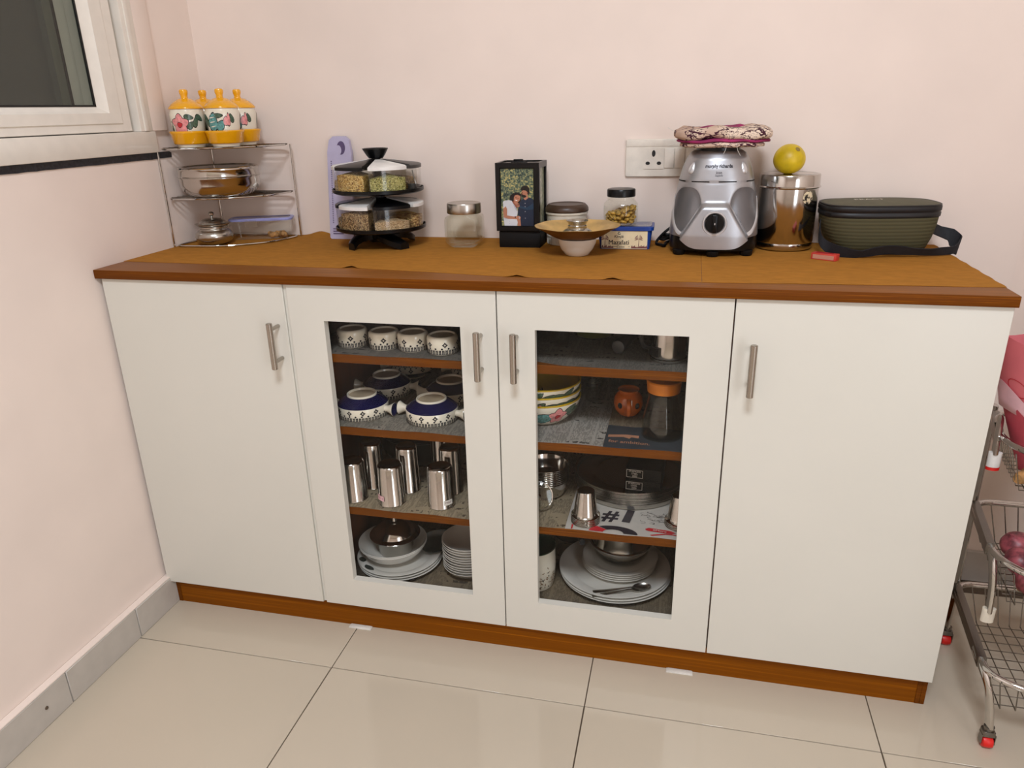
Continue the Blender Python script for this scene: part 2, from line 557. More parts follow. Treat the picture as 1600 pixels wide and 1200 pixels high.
# skirting along the left wall: tiles with open joints, and behind the trolley
bl = struct(thing('baseboard_left', '', '')); del bl['label'], bl['category']
ys = [D - 0.001, -0.130, -0.348, -0.93, -1.51, -2.09, -2.67, -3.25, -3.83, -4.41, -4.99, -5.57, -6.15]
for y1, y0 in zip(ys, ys[1:]):
    b = B(); b.box(XL + 0.0003, 0.0116, y0 + 0.0012, y1 - 0.0012, 0.0003, 0.080, 0.001, seg=1)
    obj('skirting_tile', b, 'skirting', bl)
b = B(); b.box(XL + 0.0003, 0.0098, YF, D - 0.002, 0.080, 0.0835, 0.0008, seg=1)
obj('skirting_lip', b, 'wall_paint', bl)
b = B(); b.lathe(((0, 0), (0.004, 0.0002), (0.0035, 0.002), (0, 0.0025)), 12)
obj('drill_plug', b, 'grout', bl, (0.0114, -0.41, 0.043), (0, PI / 2, 0))
bb = struct(thing('baseboard_back', '', '')); del bb['label'], bb['category']
for x0, x1 in ((1.8, 1.9755), (1.9765, 2.55), (2.55, XR)):
    yy = D if x1 < 1.976 else D + 0.03
    b = B(); b.box(x0 + 0.001, x1 - 0.001, yy - 0.0116, yy - 0.0003, 0.0003, 0.088, 0.001, seg=1)
    obj('skirting_tile', b, 'skirting', bb)

# black granite ledge under the window
b = B()
n = 60; top = []; bot = []
for i in range(n + 1):
    y = WY0 + (0.314 - WY0) * i / n
    top.append((y, 1.1128 + random.uniform(-0.0008, 0.0004))); bot.append((y, 1.0975 + random.uniform(-0.0006, 0.0012)))
bot[-1] = (0.3105, 1.0985); top[-1] = (0.3125, 1.1095); top[-2] = (0.305, 1.113)
bot = [(y + (0.0086 if y > 0.3 else 0.0), z) for y, z in bot]; top = [(y + (0.0086 if y > 0.3 else 0.0), z) for y, z in top]
ring0 = [(-0.05, y, z) for y, z in bot + top[::-1]]; ring1 = [(XL + 0.0025, y, z) for y, z in bot + top[::-1]]
b.rings([ring0, ring1])
struct(obj('trim_1', b, 'granite'))

# window
win = struct(thing('window_1', '', '')); del win['label'], win['category']
b = B()
b.box(-0.09, 0.005, WY0, 0.262, 1.1135, 1.162, 0.002)                       # bottom member
b.box(-0.09, 0.0045, 0.2135, 0.255, 1.162, WZ1, 0.002)                      # right jamb, stepped profile
b.box(-0.09, 0.0075, 0.226, 0.240, 1.1625, WZ1, 0.0015)
b.box(-0.09, 0.0045, WY0, -0.99, 1.162, WZ1, 0.002); b.box(-0.09, 0.0045, -0.99, 0.2135, 2.25, WZ1, 0.002)
b.box(-0.09, -0.045, 0.192, 0.2135, 1.162, 2.25)
obj('window_frame', b, 'window_white', win)
b = B(); b.box(XL + 0.0003, 0.0035, 0.2555, 0.309, 1.1625, WZ1 + 0.04, 0.0015)
obj('plaster_band', b, 'wall_paint', win)
def sash(y0, y1, z0, z1, xf, w, name):
    bb_ = B()
    outer = [(y0, z0), (y1, z0), (y1, z1), (y0, z1)]
    def q(i_): return [(y0 + i_, z0 + i_ * (0.053 / w if True else 1)), (y1 - i_, z0 + i_ * 0.053 / w), (y1 - i_, z1 - i_), (y0 + i_, z1 - i_)]
    prof = [(0, xf - 0.038), (0, xf - 0.001), (0.0015, xf), (w * 0.30, xf), (w * 0.34, xf + 0.0025), (w * 0.74, xf + 0.0025), (w * 0.80, xf - 0.002), (w, xf - 0.010), (w, xf - 0.038)]
    rr = [[(x_, y_, z_) for y_, z_ in q(i_)] for i_, x_ in prof]
    rr.append(rr[0])
    bb_.rings(rr, False, False)
    bmesh.ops.remove_doubles(bb_.bm, verts=bb_.bm.verts, dist=1e-6)
    return obj(name, bb_, 'window_white', win, sharp=25)
s1 = sash(-0.46, 0.193, 1.164, 2.248, -0.002, 0.0885, 'window_sash')
def gask(y0, y1, z0, z1, x_, par):
    bb_ = B()
    for a in ((y0, y1, z0, z0 + 0.0035), (y0, y1, z1 - 0.0035, z1), (y0, y0 + 0.0035, z0, z1), (y1 - 0.004, y1, z0, z1)): bb_.box(x_ - 0.004, x_, *a)
    obj('gasket', bb_, 'gasket', par)
    bb_ = B(); bb_.box(x_ - 0.008, x_ - 0.003, y0 + 0.001, y1 - 0.001, z0 + 0.001, z1 - 0.001); obj('glass_pane', bb_, 'window_glass', par)
gask(-0.3715, 0.1045, 1.217, 2.16, -0.0105, s1)
s2 = sash(-0.99, 0.188, 1.164, 2.248, -0.052, 0.0885, 'window_sash')
gask(-0.9015, 0.0995, 1.217, 2.16, -0.0605, s2)

# ceiling lamp
t = thing('ceiling_lamp', 'round white ceiling lamp giving warm light, above the middle of the room', 'lamp', (1.25, -1.8, CEIL))
b = B(); b.lathe(((0, 0), (0.30, 0), (0.30, -0.03), (0.285, -0.035), (0.285, -0.028), (0, -0.028)), 48); obj('lamp_body', b, 'white_plastic', t)
b = B(); b.lathe(((0, -0.029), (0.28, -0.029), (0.26, -0.045), (0, -0.05)), 48); obj('diffuser', b, 'lamp_glow', t)

# ------------------------------------------------------------------ sideboard cabinet
ZB, ZD, H = 0.0703, 0.8615, 0.8835
cab = thing('sideboard_cabinet', 'long low white kitchen sideboard with two solid and two glazed doors', 'cabinet', (0, 0, 0))
def part(name, b, m, par=cab, **k_): return obj(name, b, m, par, **k_)
for x0, x1 in ((0.0005, 0.018), (0.4405, 0.4585), (1.3403, 1.3583), (1.7812, 1.7992)):
    b = B(); b.box(x0, x1, 0.0195, 0.455, ZB, 0.862, mat=0)
    outer = x0 < 0.01 or x1 > 1.79
    part('side_panel' if outer else 'divider', b, 'laminate' if x1 > 1.79 else 'wood_inside')
b = B(); b.box(0.019, 1.7805, 0.0195, 0.449, ZB, 0.0885); part('bottom_panel', b, 'wood_inside')
b = B(); b.box(0.019, 1.7805, 0.450, 0.456, ZB, 0.862); part('back_panel', b, 'wood_inside')
SZ = (0.7065, 0.536, 0.3315)
for x0, x1 in ((0.4590, 1.3398),):
    for z in SZ:
        b = B(); b.box(x0, x1, 0.0225, 0.4495, z - 0.019, z, 0.0006, seg=1); part('shelf', b, 'wood_edge')
b = B(); b.box(0.4412, 0.4478, 0.004, 0.019, ZB + 0.002, ZD); part('filler_strip', b, 'laminate')
def ring_door(x0, x1, ox0, ox1, oz0, oz1):
    bb_ = B()
    o4 = [(x0, ZB), (x1, ZB), (x1, ZD), (x0, ZD)]; i4 = [(ox0, oz0), (ox1, oz0), (ox1, oz1), (ox0, oz1)]
    R4 = [[(x, y, z) for x, z in q] for q, y in ((o4, 0.018), (o4, 0.0006), ([(x + (0.0006 if x == x0 else -0.0006), z + (0.0006 if z == ZB else -0.0006)) for x, z in o4], 0.0), (i4, 0.0), (i4, 0.018))]
    R4.append(R4[0]); bb_.rings(R4, False, False); bmesh.ops.remove_doubles(bb_.bm, verts=bb_.bm.verts, dist=1e-6)
    return part('cabinet_door', bb_, 'laminate', sharp=20)
def solid_door(x0, x1):
    bb_ = B(); bb_.box(x0, x1, 0, 0.018, ZB, ZD, 0.0006, seg=1); return part('cabinet_door', bb_, 'laminate')
d1 = solid_door(0.0012, 0.4405)
d2 = ring_door(0.4493, 0.8993, 0.5277, 0.8244, 0.1457, 0.7860)
d3 = ring_door(0.9017, 1.3480, 0.9770, 1.2715, 0.1457, 0.7860)
d4 = solid_door(1.3506, 1.7990)
for dd, x in ((d1, 0.4203), (d2, 0.8668), (d3, 0.9401), (d4, 1.3852)):
    b = B(); b.lathe(((0, 0), (0.0056, 0), (0.0066, 0.001), (0.0066, 0.1), (0.0056, 0.101), (0, 0.101)), 20, (x, -0.035, 0.6848))
    for z in (0.6995, 0.7711):
        b.rings([[(x + 0.0042 * math.cos(a), y, z + 0.0042 * math.sin(a)) for a in [2 * PI * k_ / 14 for k_ in range(14)]] for y in (-0.034, 0.0)])
    obj('handle', b, 'handle_steel', dd)
for dd, x0, x1 in ((d2, 0.5277, 0.8244), (d3, 0.9770, 1.2715)):
    b = B(); b.box(x0 - 0.008, x1 + 0.008, 0.0183, 0.0213, 0.1377, 0.794); obj('glass_pane', b, 'clear_pane', dd)
# plinth
b = B(); b.box(0.0125, 1.786, 0.0165, 0.030, 0.0, ZB - 0.0004); part('plinth', b, 'wood_kick')
for x0, x1 in ((0.0118, 0.0225), (1.7795, 1.7885), (1.7885, 1.7978)):
    b = B(); b.box(x0, x1, 0.0150, 0.032, 0.0, ZB - 0.0005, 0.0005, seg=1); part('plinth_corner', b, 'wood_edge')
b = B(); b.box(1.7895, 1.7975, 0.032, 0.45, 0.0, ZB - 0.0005); part('plinth_side', b, 'wood_edge')

# worktop board
b = B(); b.box(-0.0085, 1.8022, -0.0085, 0.4845, 0.8627, 0.8823, 0.0012)
b.bm.faces.ensure_lookup_table()
for fc in b.bm.faces:
    if fc.normal.z > 0.5 or fc.calc_center_median().z > 0.8822: fc.material_index = 1
wt = obj('worktop', b, ('wood_edge', 'wood_top'))
tag(wt, 'brown wood-grain worktop board lying along the top of the white sideboard', 'worktop')

# folded paper shims under the plinth
for (x, y, w, lb) in ((0.527, 0.0125, 0.058, 'folded white paper shim under the left part of the plinth'), (1.296, 0.0125, 0.058, 'folded white paper shim under the right part of the plinth')):
    b = B(); b.box(-w / 2, w / 2, -0.010, 0.0035, 0, 0.0022, 0.0006); b.box(-w / 2 + 0.003, w / 2 - 0.002, -0.008, 0.003, 0.0022, 0.0036, 0.0005)
    tag(obj('paper_shim', b, 'white_paper', None, (x, y, 0.0)), lb, 'paper', 'paper shims under the plinth')


def sheet(name, fn, nu, nv, th, mats, parent=None, loc=None):
    """thin solid sheet over a grid: fn(u, v) -> top point"""
    bb_ = B()
    top = [[bb_.v(fn(i / nu, j / nv)) for j in range(nv + 1)] for i in range(nu + 1)]
    bot = [[bb_.v((p.co.x, p.co.y, p.co.z - th)) for p in r] for r in top]
    for i in range(nu):
        for j in range(nv):
            bb_.f((top[i][j], top[i + 1][j], top[i + 1][j + 1], top[i][j + 1])); bb_.f((bot[i][j], bot[i][j + 1], bot[i + 1][j + 1], bot[i + 1][j]))
    for i in range(nu):
        bb_.f((top[i][0], bot[i][0], bot[i + 1][0], top[i + 1][0])); bb_.f((top[i][nv], top[i + 1][nv], bot[i + 1][nv], bot[i][nv]))
    for j in range(nv):
        bb_.f((top[0][j], top[0][j + 1], bot[0][j + 1], bot[0][j])); bb_.f((top[nu][j], bot[nu][j], bot[nu][j + 1], top[nu][j + 1]))
    return obj(name, bb_, mats, parent, loc, sharp=50)


def lerp_pts(P, x):
    for (x0, y0), (x1, y1) in zip(P, P[1:]):
        if x <= x1: return y0 + (y1 - y0) * (x - x0) / (x1 - x0)
    return P[-1][1]

F1 = [(0.0, 0.0875), (0.25, 0.081), (0.545, 0.0745), (0.556, 0.083), (0.566, 0.086), (0.576, 0.077), (0.72, 0.062), (0.92, 0.034), (0.935, 0.040), (0.95, 0.034), (1.11, 0.033), (1.122, 0.038), (1.135, 0.033), (1.288, 0.0315)]
def kraft1(u, v):
    x = -0.008 + u * 1.2958; y0 = lerp_pts(F1, x); y = y0 + (0.4835 - y0) * v
    z = 0.8831
    z += 0.011 * math.exp(-((x - 0.292) / 0.030) ** 2) * max(0, (v - 0.86) / 0.14) ** 1.5
    for c in (0.562, 0.935, 1.122): z += 0.0035 * math.exp(-((x - c) / 0.014) ** 2) * max(0, 1 - v / 0.05)
    return (x, y, z)
k1 = sheet('kraft_paper', kraft1, 150, 30, 0.0006, 'kraft')
tag(k1, 'brown kraft paper with torn front edge covering the left and middle of the worktop', 'paper', 'kraft paper sheets on the worktop')
F2 = [(1.2884, 0.0312), (1.45, 0.040), (1.6, 0.048), (1.802, 0.0565)]
def kraft2(u, v):
    x = 1.2886 + u * 0.5136; y0 = lerp_pts(F2, x); y = y0 + (0.4835 - y0) * v
    return (x + 0.0012 * math.sin(v * 41) * (1 if u == 1 else 0), y, 0.8831 + 0.0003 * math.sin(u * 3.14))
k2 = sheet('kraft_paper', kraft2, 24, 24, 0.0006, 'kraft')
tag(k2, 'brown kraft paper sheet covering the right end of the worktop', 'paper', 'kraft paper sheets on the worktop')

# newspapers lining the shelves
def news(x0, x1, y0, y1, z, mat, label, sag=0.0, extra=None, corner=0.0):
    def fn(u, v):
        x = x0 + (x1 - x0) * u; y = y0 + (y1 - y0) * v
        zz = z + 0.0012 + 0.0006 * math.sin(x * 60 + y * 31)
        if y < 0.0245: zz = z + 0.0007
        return (x, y + 0.002 * math.sin(x * 37) * (v < 0.01) + corner * max(0, 1 - u * 3.2) * (1 - v), zz)
    o = sheet('newspaper', fn, 24, 12, 0.0005, mat)
    return tag(o, label, 'newspaper', 'newspapers lining the shelves')
ZN = 0.0022
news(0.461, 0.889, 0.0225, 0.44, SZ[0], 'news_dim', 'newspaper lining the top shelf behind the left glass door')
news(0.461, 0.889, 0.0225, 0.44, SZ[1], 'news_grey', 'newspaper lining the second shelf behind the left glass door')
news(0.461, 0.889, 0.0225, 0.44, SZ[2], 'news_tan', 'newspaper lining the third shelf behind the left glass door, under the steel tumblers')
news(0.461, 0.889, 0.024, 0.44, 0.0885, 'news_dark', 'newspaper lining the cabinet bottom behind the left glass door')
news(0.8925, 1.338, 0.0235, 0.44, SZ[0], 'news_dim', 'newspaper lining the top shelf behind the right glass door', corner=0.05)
news(0.8925, 1.112, 0.0225, 0.44, SZ[1], 'news_white', 'pale newspaper page under the stacked floral bowls')
news(1.1125, 1.338, 0.0225, 0.132, SZ[1], 'print_dark', 'dark printed newspaper page under the glass jug')
news(1.1125, 1.338, 0.1325, 0.44, SZ[1], 'news_dark', 'brownish newspaper page under the orange mug')
news(0.8925, 1.033, 0.0225, 0.44, SZ[2], 'news_tan', 'tan newspaper page under the stacked steel bowls')
ad = news(1.0335, 1.338, 0.0225, 0.44, SZ[2], 'print_white', 'white newspaper advertisement under the steel plates, with red and black print')
news(0.8925, 1.338, 0.024, 0.44, 0.0885, 'news_dark', 'newspaper lining the cabinet bottom behind the right glass door')
# flat print on the dark page and on the advertisement
b = B(); zz = SZ[1] + 0.0022
put_text(b, 'for ambition.', 0.0165, lambda u, v: (1.164 + u, 0.0475 + v * 1.1 - u * 0.03, zz), bold=0.0002)
for q in (((1.118, 0.068), (1.150, 0.073), (1.163, 0.066), (1.167, 0.074), (1.182, 0.071), (1.182, 0.084), (1.155, 0.086), (1.118, 0.080)),):
    b.fan([(x, y, zz) for x, y in q])
o = obj('printed_lines', b, 'print_tan', bpy.data.objects['newspaper.006'])
b = B(); zz = SZ[2] + 0.0022
put_text(b, '#', 0.055, lambda u, v: (1.126 + u * 1.05 + v * 0.1, 0.092 + v * 1.15, zz), bold=0.0016)
b.fan([(1.152, 0.072, zz), (1.170, 0.070, zz), (1.178, 0.125, zz), (1.161, 0.125, zz)])
b.fan([(1.1385 + 0.052 * math.cos(a), 0.0235 + 0.028 * math.sin(a), zz) for a in [PI * k_ / 14 * 0.72 for k_ in range(15)]] + [(1.1385 + 0.022 * math.cos(a), 0.0235 + 0.013 * math.sin(a), zz) for a in [PI * k_ / 8 * 0.72 for k_ in range(8, -1, -1)]])
rng = random.Random(3)
for i in range(46):
    x = 1.196 + rng.random() * 0.07; y = 0.075 + rng.random() * 0.05; a0 = rng.random() * 6; r = 0.006
    pa = [(x + (r + dr) * math.cos(a0 + a), y + (r + dr) * 0.7 * math.sin(a0 + a), zz) for dr, aa in ((0, (0, 1, 2, 3)), (0.0009, (3, 2, 1, 0))) for a in aa]
    b.fan(pa)
obj('black_print', b, 'ink', ad)
b = B()
b.fan([(1.1385 + 0.053 * math.cos(a), 0.0234 + 0.029 * math.sin(a), zz) for a in [PI * (0.74 + 0.26 * k_ / 8) for k_ in range(9)]] + [(1.1385 + 0.022 * math.cos(a), 0.0234 + 0.013 * math.sin(a), zz) for a in [PI * (1 - 0.26 * k_ / 6) for k_ in range(7)]])
b.fan([(x, y, zz) for x, y in [(1.205, 0.052), (1.212, 0.058), (1.26, 0.053), (1.27, 0.046), (1.262, 0.041), (1.214, 0.045), (1.207, 0.047)]])
b.fan([(1.216, 0.030, zz), (1.25, 0.041, zz), (1.28, 0.039, zz), (1.28, 0.036, zz), (1.25, 0.037, zz), (1.22, 0.027, zz)])
b.fan([(1.047, 0.023, zz), (1.05, 0.023, zz), (1.050, 0.04, zz), (1.046, 0.043, zz)])
obj('red_print', b, 'red_paint', ad)
b = B(); put_text(b, '#More', 0.0105, lambda u, v: (1.236 + u, 0.0495 + v - u * 0.12, zz + 0.0002)); obj('white_print', b, 'print_white', ad)
# ------------------------------------------------------------------ things on the worktop
# wire corner rack
t = thing('corner_rack', 'chrome wire corner rack with three tiers standing in the left corner', 'rack', (0, 0, H))
LG = [(-0.005, 0.268), (0.006, 0.470), (0.243, 0.462)]
FRONT = [(-0.005, 0.268), (0.128, 0.280), (0.2195, 0.352), (0.243, 0.462)]
for z in (0.0028, 0.118, 0.236):
    b = B(); path = fillet([(x, y, z) for x, y in FRONT + [LG[1]]], 0.03, 5, True)
    b.tube(path, 0.0022, 8, True); obj('tier_frame', b, 'chrome', t)
    if z < 0.05: continue
    for k in range(9):
        y = 0.288 + k * 0.0205
        xr = 0.243
        for (xa, ya), (xb, yb) in zip(FRONT, FRONT[1:]):
            if ya <= y <= yb: xr = xa + (xb - xa) * (y - ya) / (yb - ya)
        b = B(); b.tube([(-0.003 + 0.009 * k / 9, y, z + 0.0015), (xr - 0.001, y, z + 0.0015)], 0.0019, 6); obj('wire', b, 'steel_dark', t)
for x, y in LG:
    b = B(); b.tube([(x, y, 0.0), (x, y, 0.2375)], 0.0024, 8); obj('leg', b, 'chrome', t)

# four canisters in a yellow carrier
ZT = H + 0.2390
CP = [(0.0645, 0.308), (0.1480, 0.326), (0.0590, 0.390), (0.1425, 0.410)]
t = thing('canister_carrier', 'yellow glazed four-lobed carrier holding the floral canisters on top of the corner rack', 'tray', (0, 0, ZT))
b = B()
def lobes(off, z):
    """outline of four joined circles"""
    cx = sum(p[0] for p in CP) / 4; cy = sum(p[1] for p in CP) / 4; out = []
    for k_ in range(120):
        a = 2 * PI * k_ / 120; dx, dy = math.cos(a), math.sin(a); best = 0.02
        for px_, py_ in CP:
            ox, oy = cx - px_, cy - py_; R_ = 0.0432 + off
            bq = ox * dx + oy * dy; cq = ox * ox + oy * oy - R_ * R_; dd = bq * bq - cq
            if dd > 0: best = max(best, -bq + math.sqrt(dd))
        out.append((cx + best * dx, cy + best * dy, z))
    return out
b.rings([lobes(-0.006, 0.007), lobes(-0.003, 0.010), lobes(0.0012, 0.031), lobes(0.0032, 0.0335), lobes(0.0032, 0.0365), lobes(0.001, 0.0375), lobes(-0.001, 0.036), lobes(-0.0035, 0.012), lobes(-0.008, 0.0095)], True, True)
obj('carrier_wall', b, 'yellow_glaze', t, sharp=50)
b = B()
for x, y in CP: b.lathe(((0, 0), (0.031, 0), (0.0325, 0.003), (0.0335, 0.0068), (0, 0.0068)), 32, (x, y, 0))
obj('carrier_foot', b, 'cream_glaze', t)

JP = [(0.0, 0.0), (0.033, 0.0), (0.0365, 0.006), (0.0388, 0.022), (0.0412, 0.040), (0.0432, 0.054), (0.0435, 0.064), (0.0415, 0.072), (0.0405, 0.076), (0.0385, 0.076), (0.0385, 0.070), (0.039, 0.010), (0.0, 0.008)]
JP = [(r * 0.925, z) for r, z in JP]
def leaf(b, fn, th, z, L, W, ang, mat, outline=None, r0=0.043, lift=0.0):
    """pointed leaf outline draped on a turned body"""
    def pts(sc):
        out = []
        for k_ in range(12):
            a = 2 * PI * k_ / 12; u = math.cos(a) * L / 2 * sc; w = math.sin(a) * (1 - 0.35 * math.cos(a)) * W / 2 * sc
            out.append((u * math.cos(ang) - w * math.sin(ang), u * math.sin(ang) + w * math.cos(ang)))
        return out
    def mp(q, e): 
        p = fn(th + q[0] / r0, z + q[1]); c_ = Vector((p[0], p[1], 0)); l_ = c_.length
        return (p[0] * (1 + e / l_), p[1] * (1 + e / l_), p[2])
    def grid(sc, e, m_):
        P = pts(sc); c0 = b.v(mp((0, 0), e)); mid = [b.v(mp((q[0] * 0.5, q[1] * 0.5), e)) for q in P]; o_ = [b.v(mp(q, e)) for q in P]
        for k_ in range(12):
            k2 = (k_ + 1) % 12; b.f((c0, mid[k_], mid[k2]), m_); b.f((mid[k_], o_[k_], o_[k2], mid[k2]), m_)
    if outline is not None: grid(1.16, 0.00015 + lift, outline)
    grid(1.0, 0.0004 + lift, mat)
def flower(b, fn, th, z, r, pm, cm, om, r0=0.043, lift=0.0):
    for k_ in range(5):
        a = PI / 2 + 2 * PI * k_ / 5
        leaf(b, fn, th + math.cos(a) * r * 0.58 / r0, z + math.sin(a) * r * 0.58, r * 1.0, r * 0.85, a, pm, om, r0, lift)
    leaf(b, fn, th, z - r * 0.05, r * 0.6, r * 0.5, 0.3, cm, om, r0, lift + 0.0005)
FLORAL = ('black_paint', 'pink_paint', 'red_paint', 'teal_paint', 'leaf_paint', 'cream_glaze')
def jar_art(seed):
    b = B(); fn, rad = wrap(JP[2:8], 0.0003)
    F = -PI / 2
    for s_ in (0, PI):
        if seed == 0:
            flower(b, fn, F + s_ + 0.03, 0.0425, 0.022, 1, 2, 0)
            for dth, z, L, W, a, m_ in ((0.60, 0.058, 0.021, 0.011, -0.15, 4), (0.66, 0.040, 0.021, 0.013, 0.7, 4), (0.98, 0.048, 0.026, 0.011, 1.3, 4), (1.22, 0.056, 0.020, 0.011, -0.6, 4), (-0.74, 0.040, 0.020, 0.011, 1.0, 5), (-0.66, 0.034, 0.014, 0.008, 1.4, 4)):
                leaf(b, fn, F + s_ + dth, z, L, W, a, m_, 0)
        else:
            for dth, z, L, W, a, m_ in ((-0.05, 0.046, 0.040, 0.024, 1.35, 3), (0.40, 0.038, 0.026, 0.018, 0.9, 3), (0.34, 0.060, 0.021, 0.010, 0.05, 4), (-0.50, 0.049, 0.026, 0.012, 1.9, 4), (-0.78, 0.058, 0.019, 0.011, 0.4, 4), (-0.84, 0.041, 0.025, 0.016, 1.4, 4), (0.74, 0.048, 0.020, 0.013, 1.5, 1), (0.90, 0.051, 0.028, 0.008, 1.57, 1), (1.1, 0.054, 0.020, 0.010, 1.9, 4), (-1.0, 0.052, 0.028, 0.016, 1.4, 3)):
                leaf(b, fn, F + s_ + dth, z, L, W, a, m_, 0)
            for k_ in range(3):
                leaf(b, fn, F + s_ - 0.06, 0.036 + k_ * 0.010, 0.016, 0.0022, 0.15, 5, None, 0.043, 0.0006)
    return b
def canister(seed, loc, rz, label):
    r = thing('spice_canister', label, 'canister', loc, rz, 'floral canisters on the corner rack')
    b = B(); b.lathe(JP, 48); obj('body', b, 'cream_glaze', r)
    obj('painted_flowers', jar_art(seed), FLORAL, r, recalc=False)
    b = B(); b.lathe([(r * 0.90, z) for r, z in [(0, 0.0763), (0.0425, 0.0763), (0.0445, 0.0772), (0.0445, 0.0792), (0.041, 0.0832), (0.040, 0.0838), (0.036, 0.0882), (0.035, 0.0886), (0.030, 0.0925), (0.029, 0.0928), (0.019, 0.0985), (0.0095, 0.1005), (0.0085, 0.104), (0.0088, 0.107), (0.0105, 0.111), (0.0112, 0.116), (0.0098, 0.1195), (0.006, 0.121), (0, 0.1213)]], 40)
    obj('lid', b, 'yellow_glaze', r); return r
ZC = ZT + 0.0105
canister(0, (CP[0][0], CP[0][1], ZC), 0.08, 'floral canister with pink flower and yellow lid, front left in the carrier')
canister(1, (CP[1][0], CP[1][1], ZC), 0.0, 'floral canister with teal fruit and yellow lid, front right in the carrier')
canister(1, (CP[2][0], CP[2][1], ZC), 1.4, 'floral canister with yellow lid at the back left, mostly hidden by the front ones')
canister(1, (CP[3][0], CP[3][1], ZC), -0.02, 'floral canister with yellow lid at the back right of the carrier')

# round steel spice box on the middle tier
t = thing('spice_box', 'round stainless steel box with see-through lid on the middle tier of the corner rack', 'box', (0.1035, 0.343, H + 0.1220))
b = B(); b.lathe([(0, 0), (0.066, 0), (0.078, 0.004), (0.090, 0.014), (0.0955, 0.028), (0.0965, 0.043), (0.0975, 0.0445), (0.0975, 0.046), (0.0955, 0.0462), (0.0945, 0.043), (0.0935, 0.028), (0.088, 0.015), (0.076, 0.006), (0, 0.003)], 64); obj('body', b, 'steel', t)
b = B(); b.lathe([(0.0958, 0.0464), (0.0982, 0.0466), (0.0985, 0.048), (0.0962, 0.0495), (0.0958, 0.063), (0.0972, 0.0648), (0.097, 0.067), (0.0935, 0.070), (0.086, 0.0705), (0.084, 0.068), (0.086, 0.0665), (0.093, 0.064), (0.0945, 0.0495)], 64)
b.lathe([(0.0945, 0.0495), (0.0958, 0.0464)], 64); bmesh.ops.remove_doubles(b.bm, verts=b.bm.verts, dist=1e-6); obj('lid_ring', b, 'steel', t)
b = B(); b.lathe([(0, 0.0672), (0.085, 0.0672), (0.085, 0.0688), (0, 0.0688)], 48); obj('lid_glass', b, 'clear_pane', t)
for k in range(7):
    a = k * PI / 3; rr_ = 0.0 if k == 6 else 0.054
    b = B(); b.lathe([(0, 0), (0.024, 0), (0.026, 0.034), (0.025, 0.034), (0.0235, 0.002), (0, 0.0015)], 28, (rr_ * math.cos(a), rr_ * math.sin(a), 0.005)); obj('inner_cup', b, 'steel_soft', t)

# steel pot on the bottom tier
t = thing('steel_pot', 'small round-bellied steel pot with knobbed lid on the bottom tier of the corner rack', 'pot', (0.0745, 0.325, H + 0.0004))
b = B(); b.lathe([(0, 0), (0.022, 0), (0.034, 0.003), (0.043, 0.010), (0.0465, 0.020), (0.0445, 0.029), (0.038, 0.035), (0.0335, 0.037), (0.033, 0.0395), (0.0355, 0.042), (0.0355, 0.046), (0.034, 0.0465), (0.032, 0.043), (0.0315, 0.0375), (0.040, 0.028), (0.0425, 0.020), (0.036, 0.008), (0, 0.004)], 48); obj('body', b, 'steel_soft', t)
b = B(); b.lathe([(0, 0.0468), (0.036, 0.0468), (0.0425, 0.0512), (0.043, 0.0522), (0.034, 0.0535), (0.031, 0.0578), (0.022, 0.0632), (0.010, 0.0655), (0.0042, 0.066), (0.003, 0.068), (0.0035, 0.0705), (0.0068, 0.0735), (0.0072, 0.0772), (0.004, 0.0808), (0, 0.0815)], 48); obj('lid', b, 'steel_soft', t)

# clear storage box with ginger
t = thing('storage_box', 'clear rectangular plastic box with lilac clip lid on the bottom tier of the corner rack', 'box', (0.1535, 0.426, H + 0.0004), 0.34)
hx, hy = 0.077, 0.028
b = B(); b.rings([ring3(rrect(hx - 0.006, hy - 0.006, 0.010), 0.0003), ring3(rrect(hx, hy, 0.012), 0.046), ring3(rrect(hx + 0.003, hy + 0.003, 0.013), 0.0465), ring3(rrect(hx + 0.003, hy + 0.003, 0.013), 0.048)], True, False); obj('body', b, 'clear_plastic', t)
b = B(); b.rings([ring3(rrect(hx + 0.0042, hy + 0.0042, 0.014), 0.0482), ring3(rrect(hx + 0.0048, hy + 0.0048, 0.014), 0.052), ring3(rrect(hx + 0.003, hy + 0.003, 0.013), 0.0545), ring3(rrect(hx - 0.004, hy - 0.004, 0.010), 0.0545)], False, False); obj('lid_rim', b, 'lilac_clear', t)
b = B(); b.rings([ring3(rrect(hx - 0.004, hy - 0.004, 0.010), 0.0545), ring3(rrect(hx - 0.007, hy - 0.007, 0.010), 0.0525)], False, True); obj('lid', b, 'clear_plastic', t)
for cx_, cy_, w_, dx_, dy_ in ((-0.022, -hy - 0.0052, 0.015, 1, 0), (0.0, hy + 0.0052, 0.015, 1, 0), (hx + 0.0052, 0.0, 0.012, 0, 1), (-hx - 0.0052, 0.0, 0.012, 0, 1)):
    b = B()
    if dx_: b.box(cx_ - w_, cx_ + w_, cy_ - 0.0008, cy_ + 0.0008, 0.0335, 0.053, 0.0005)
    else: b.box(cx_ - 0.0008, cx_ + 0.0008, cy_ - w_, cy_ + w_, 0.0335, 0.053, 0.0005)
    obj('clip', b, 'clear_plastic', t)
GL = ('knobbly piece of ginger root inside the clear box, left one', 'knobbly piece of ginger root inside the clear box, middle one', 'knobbly piece of ginger root inside the clear box, right one')
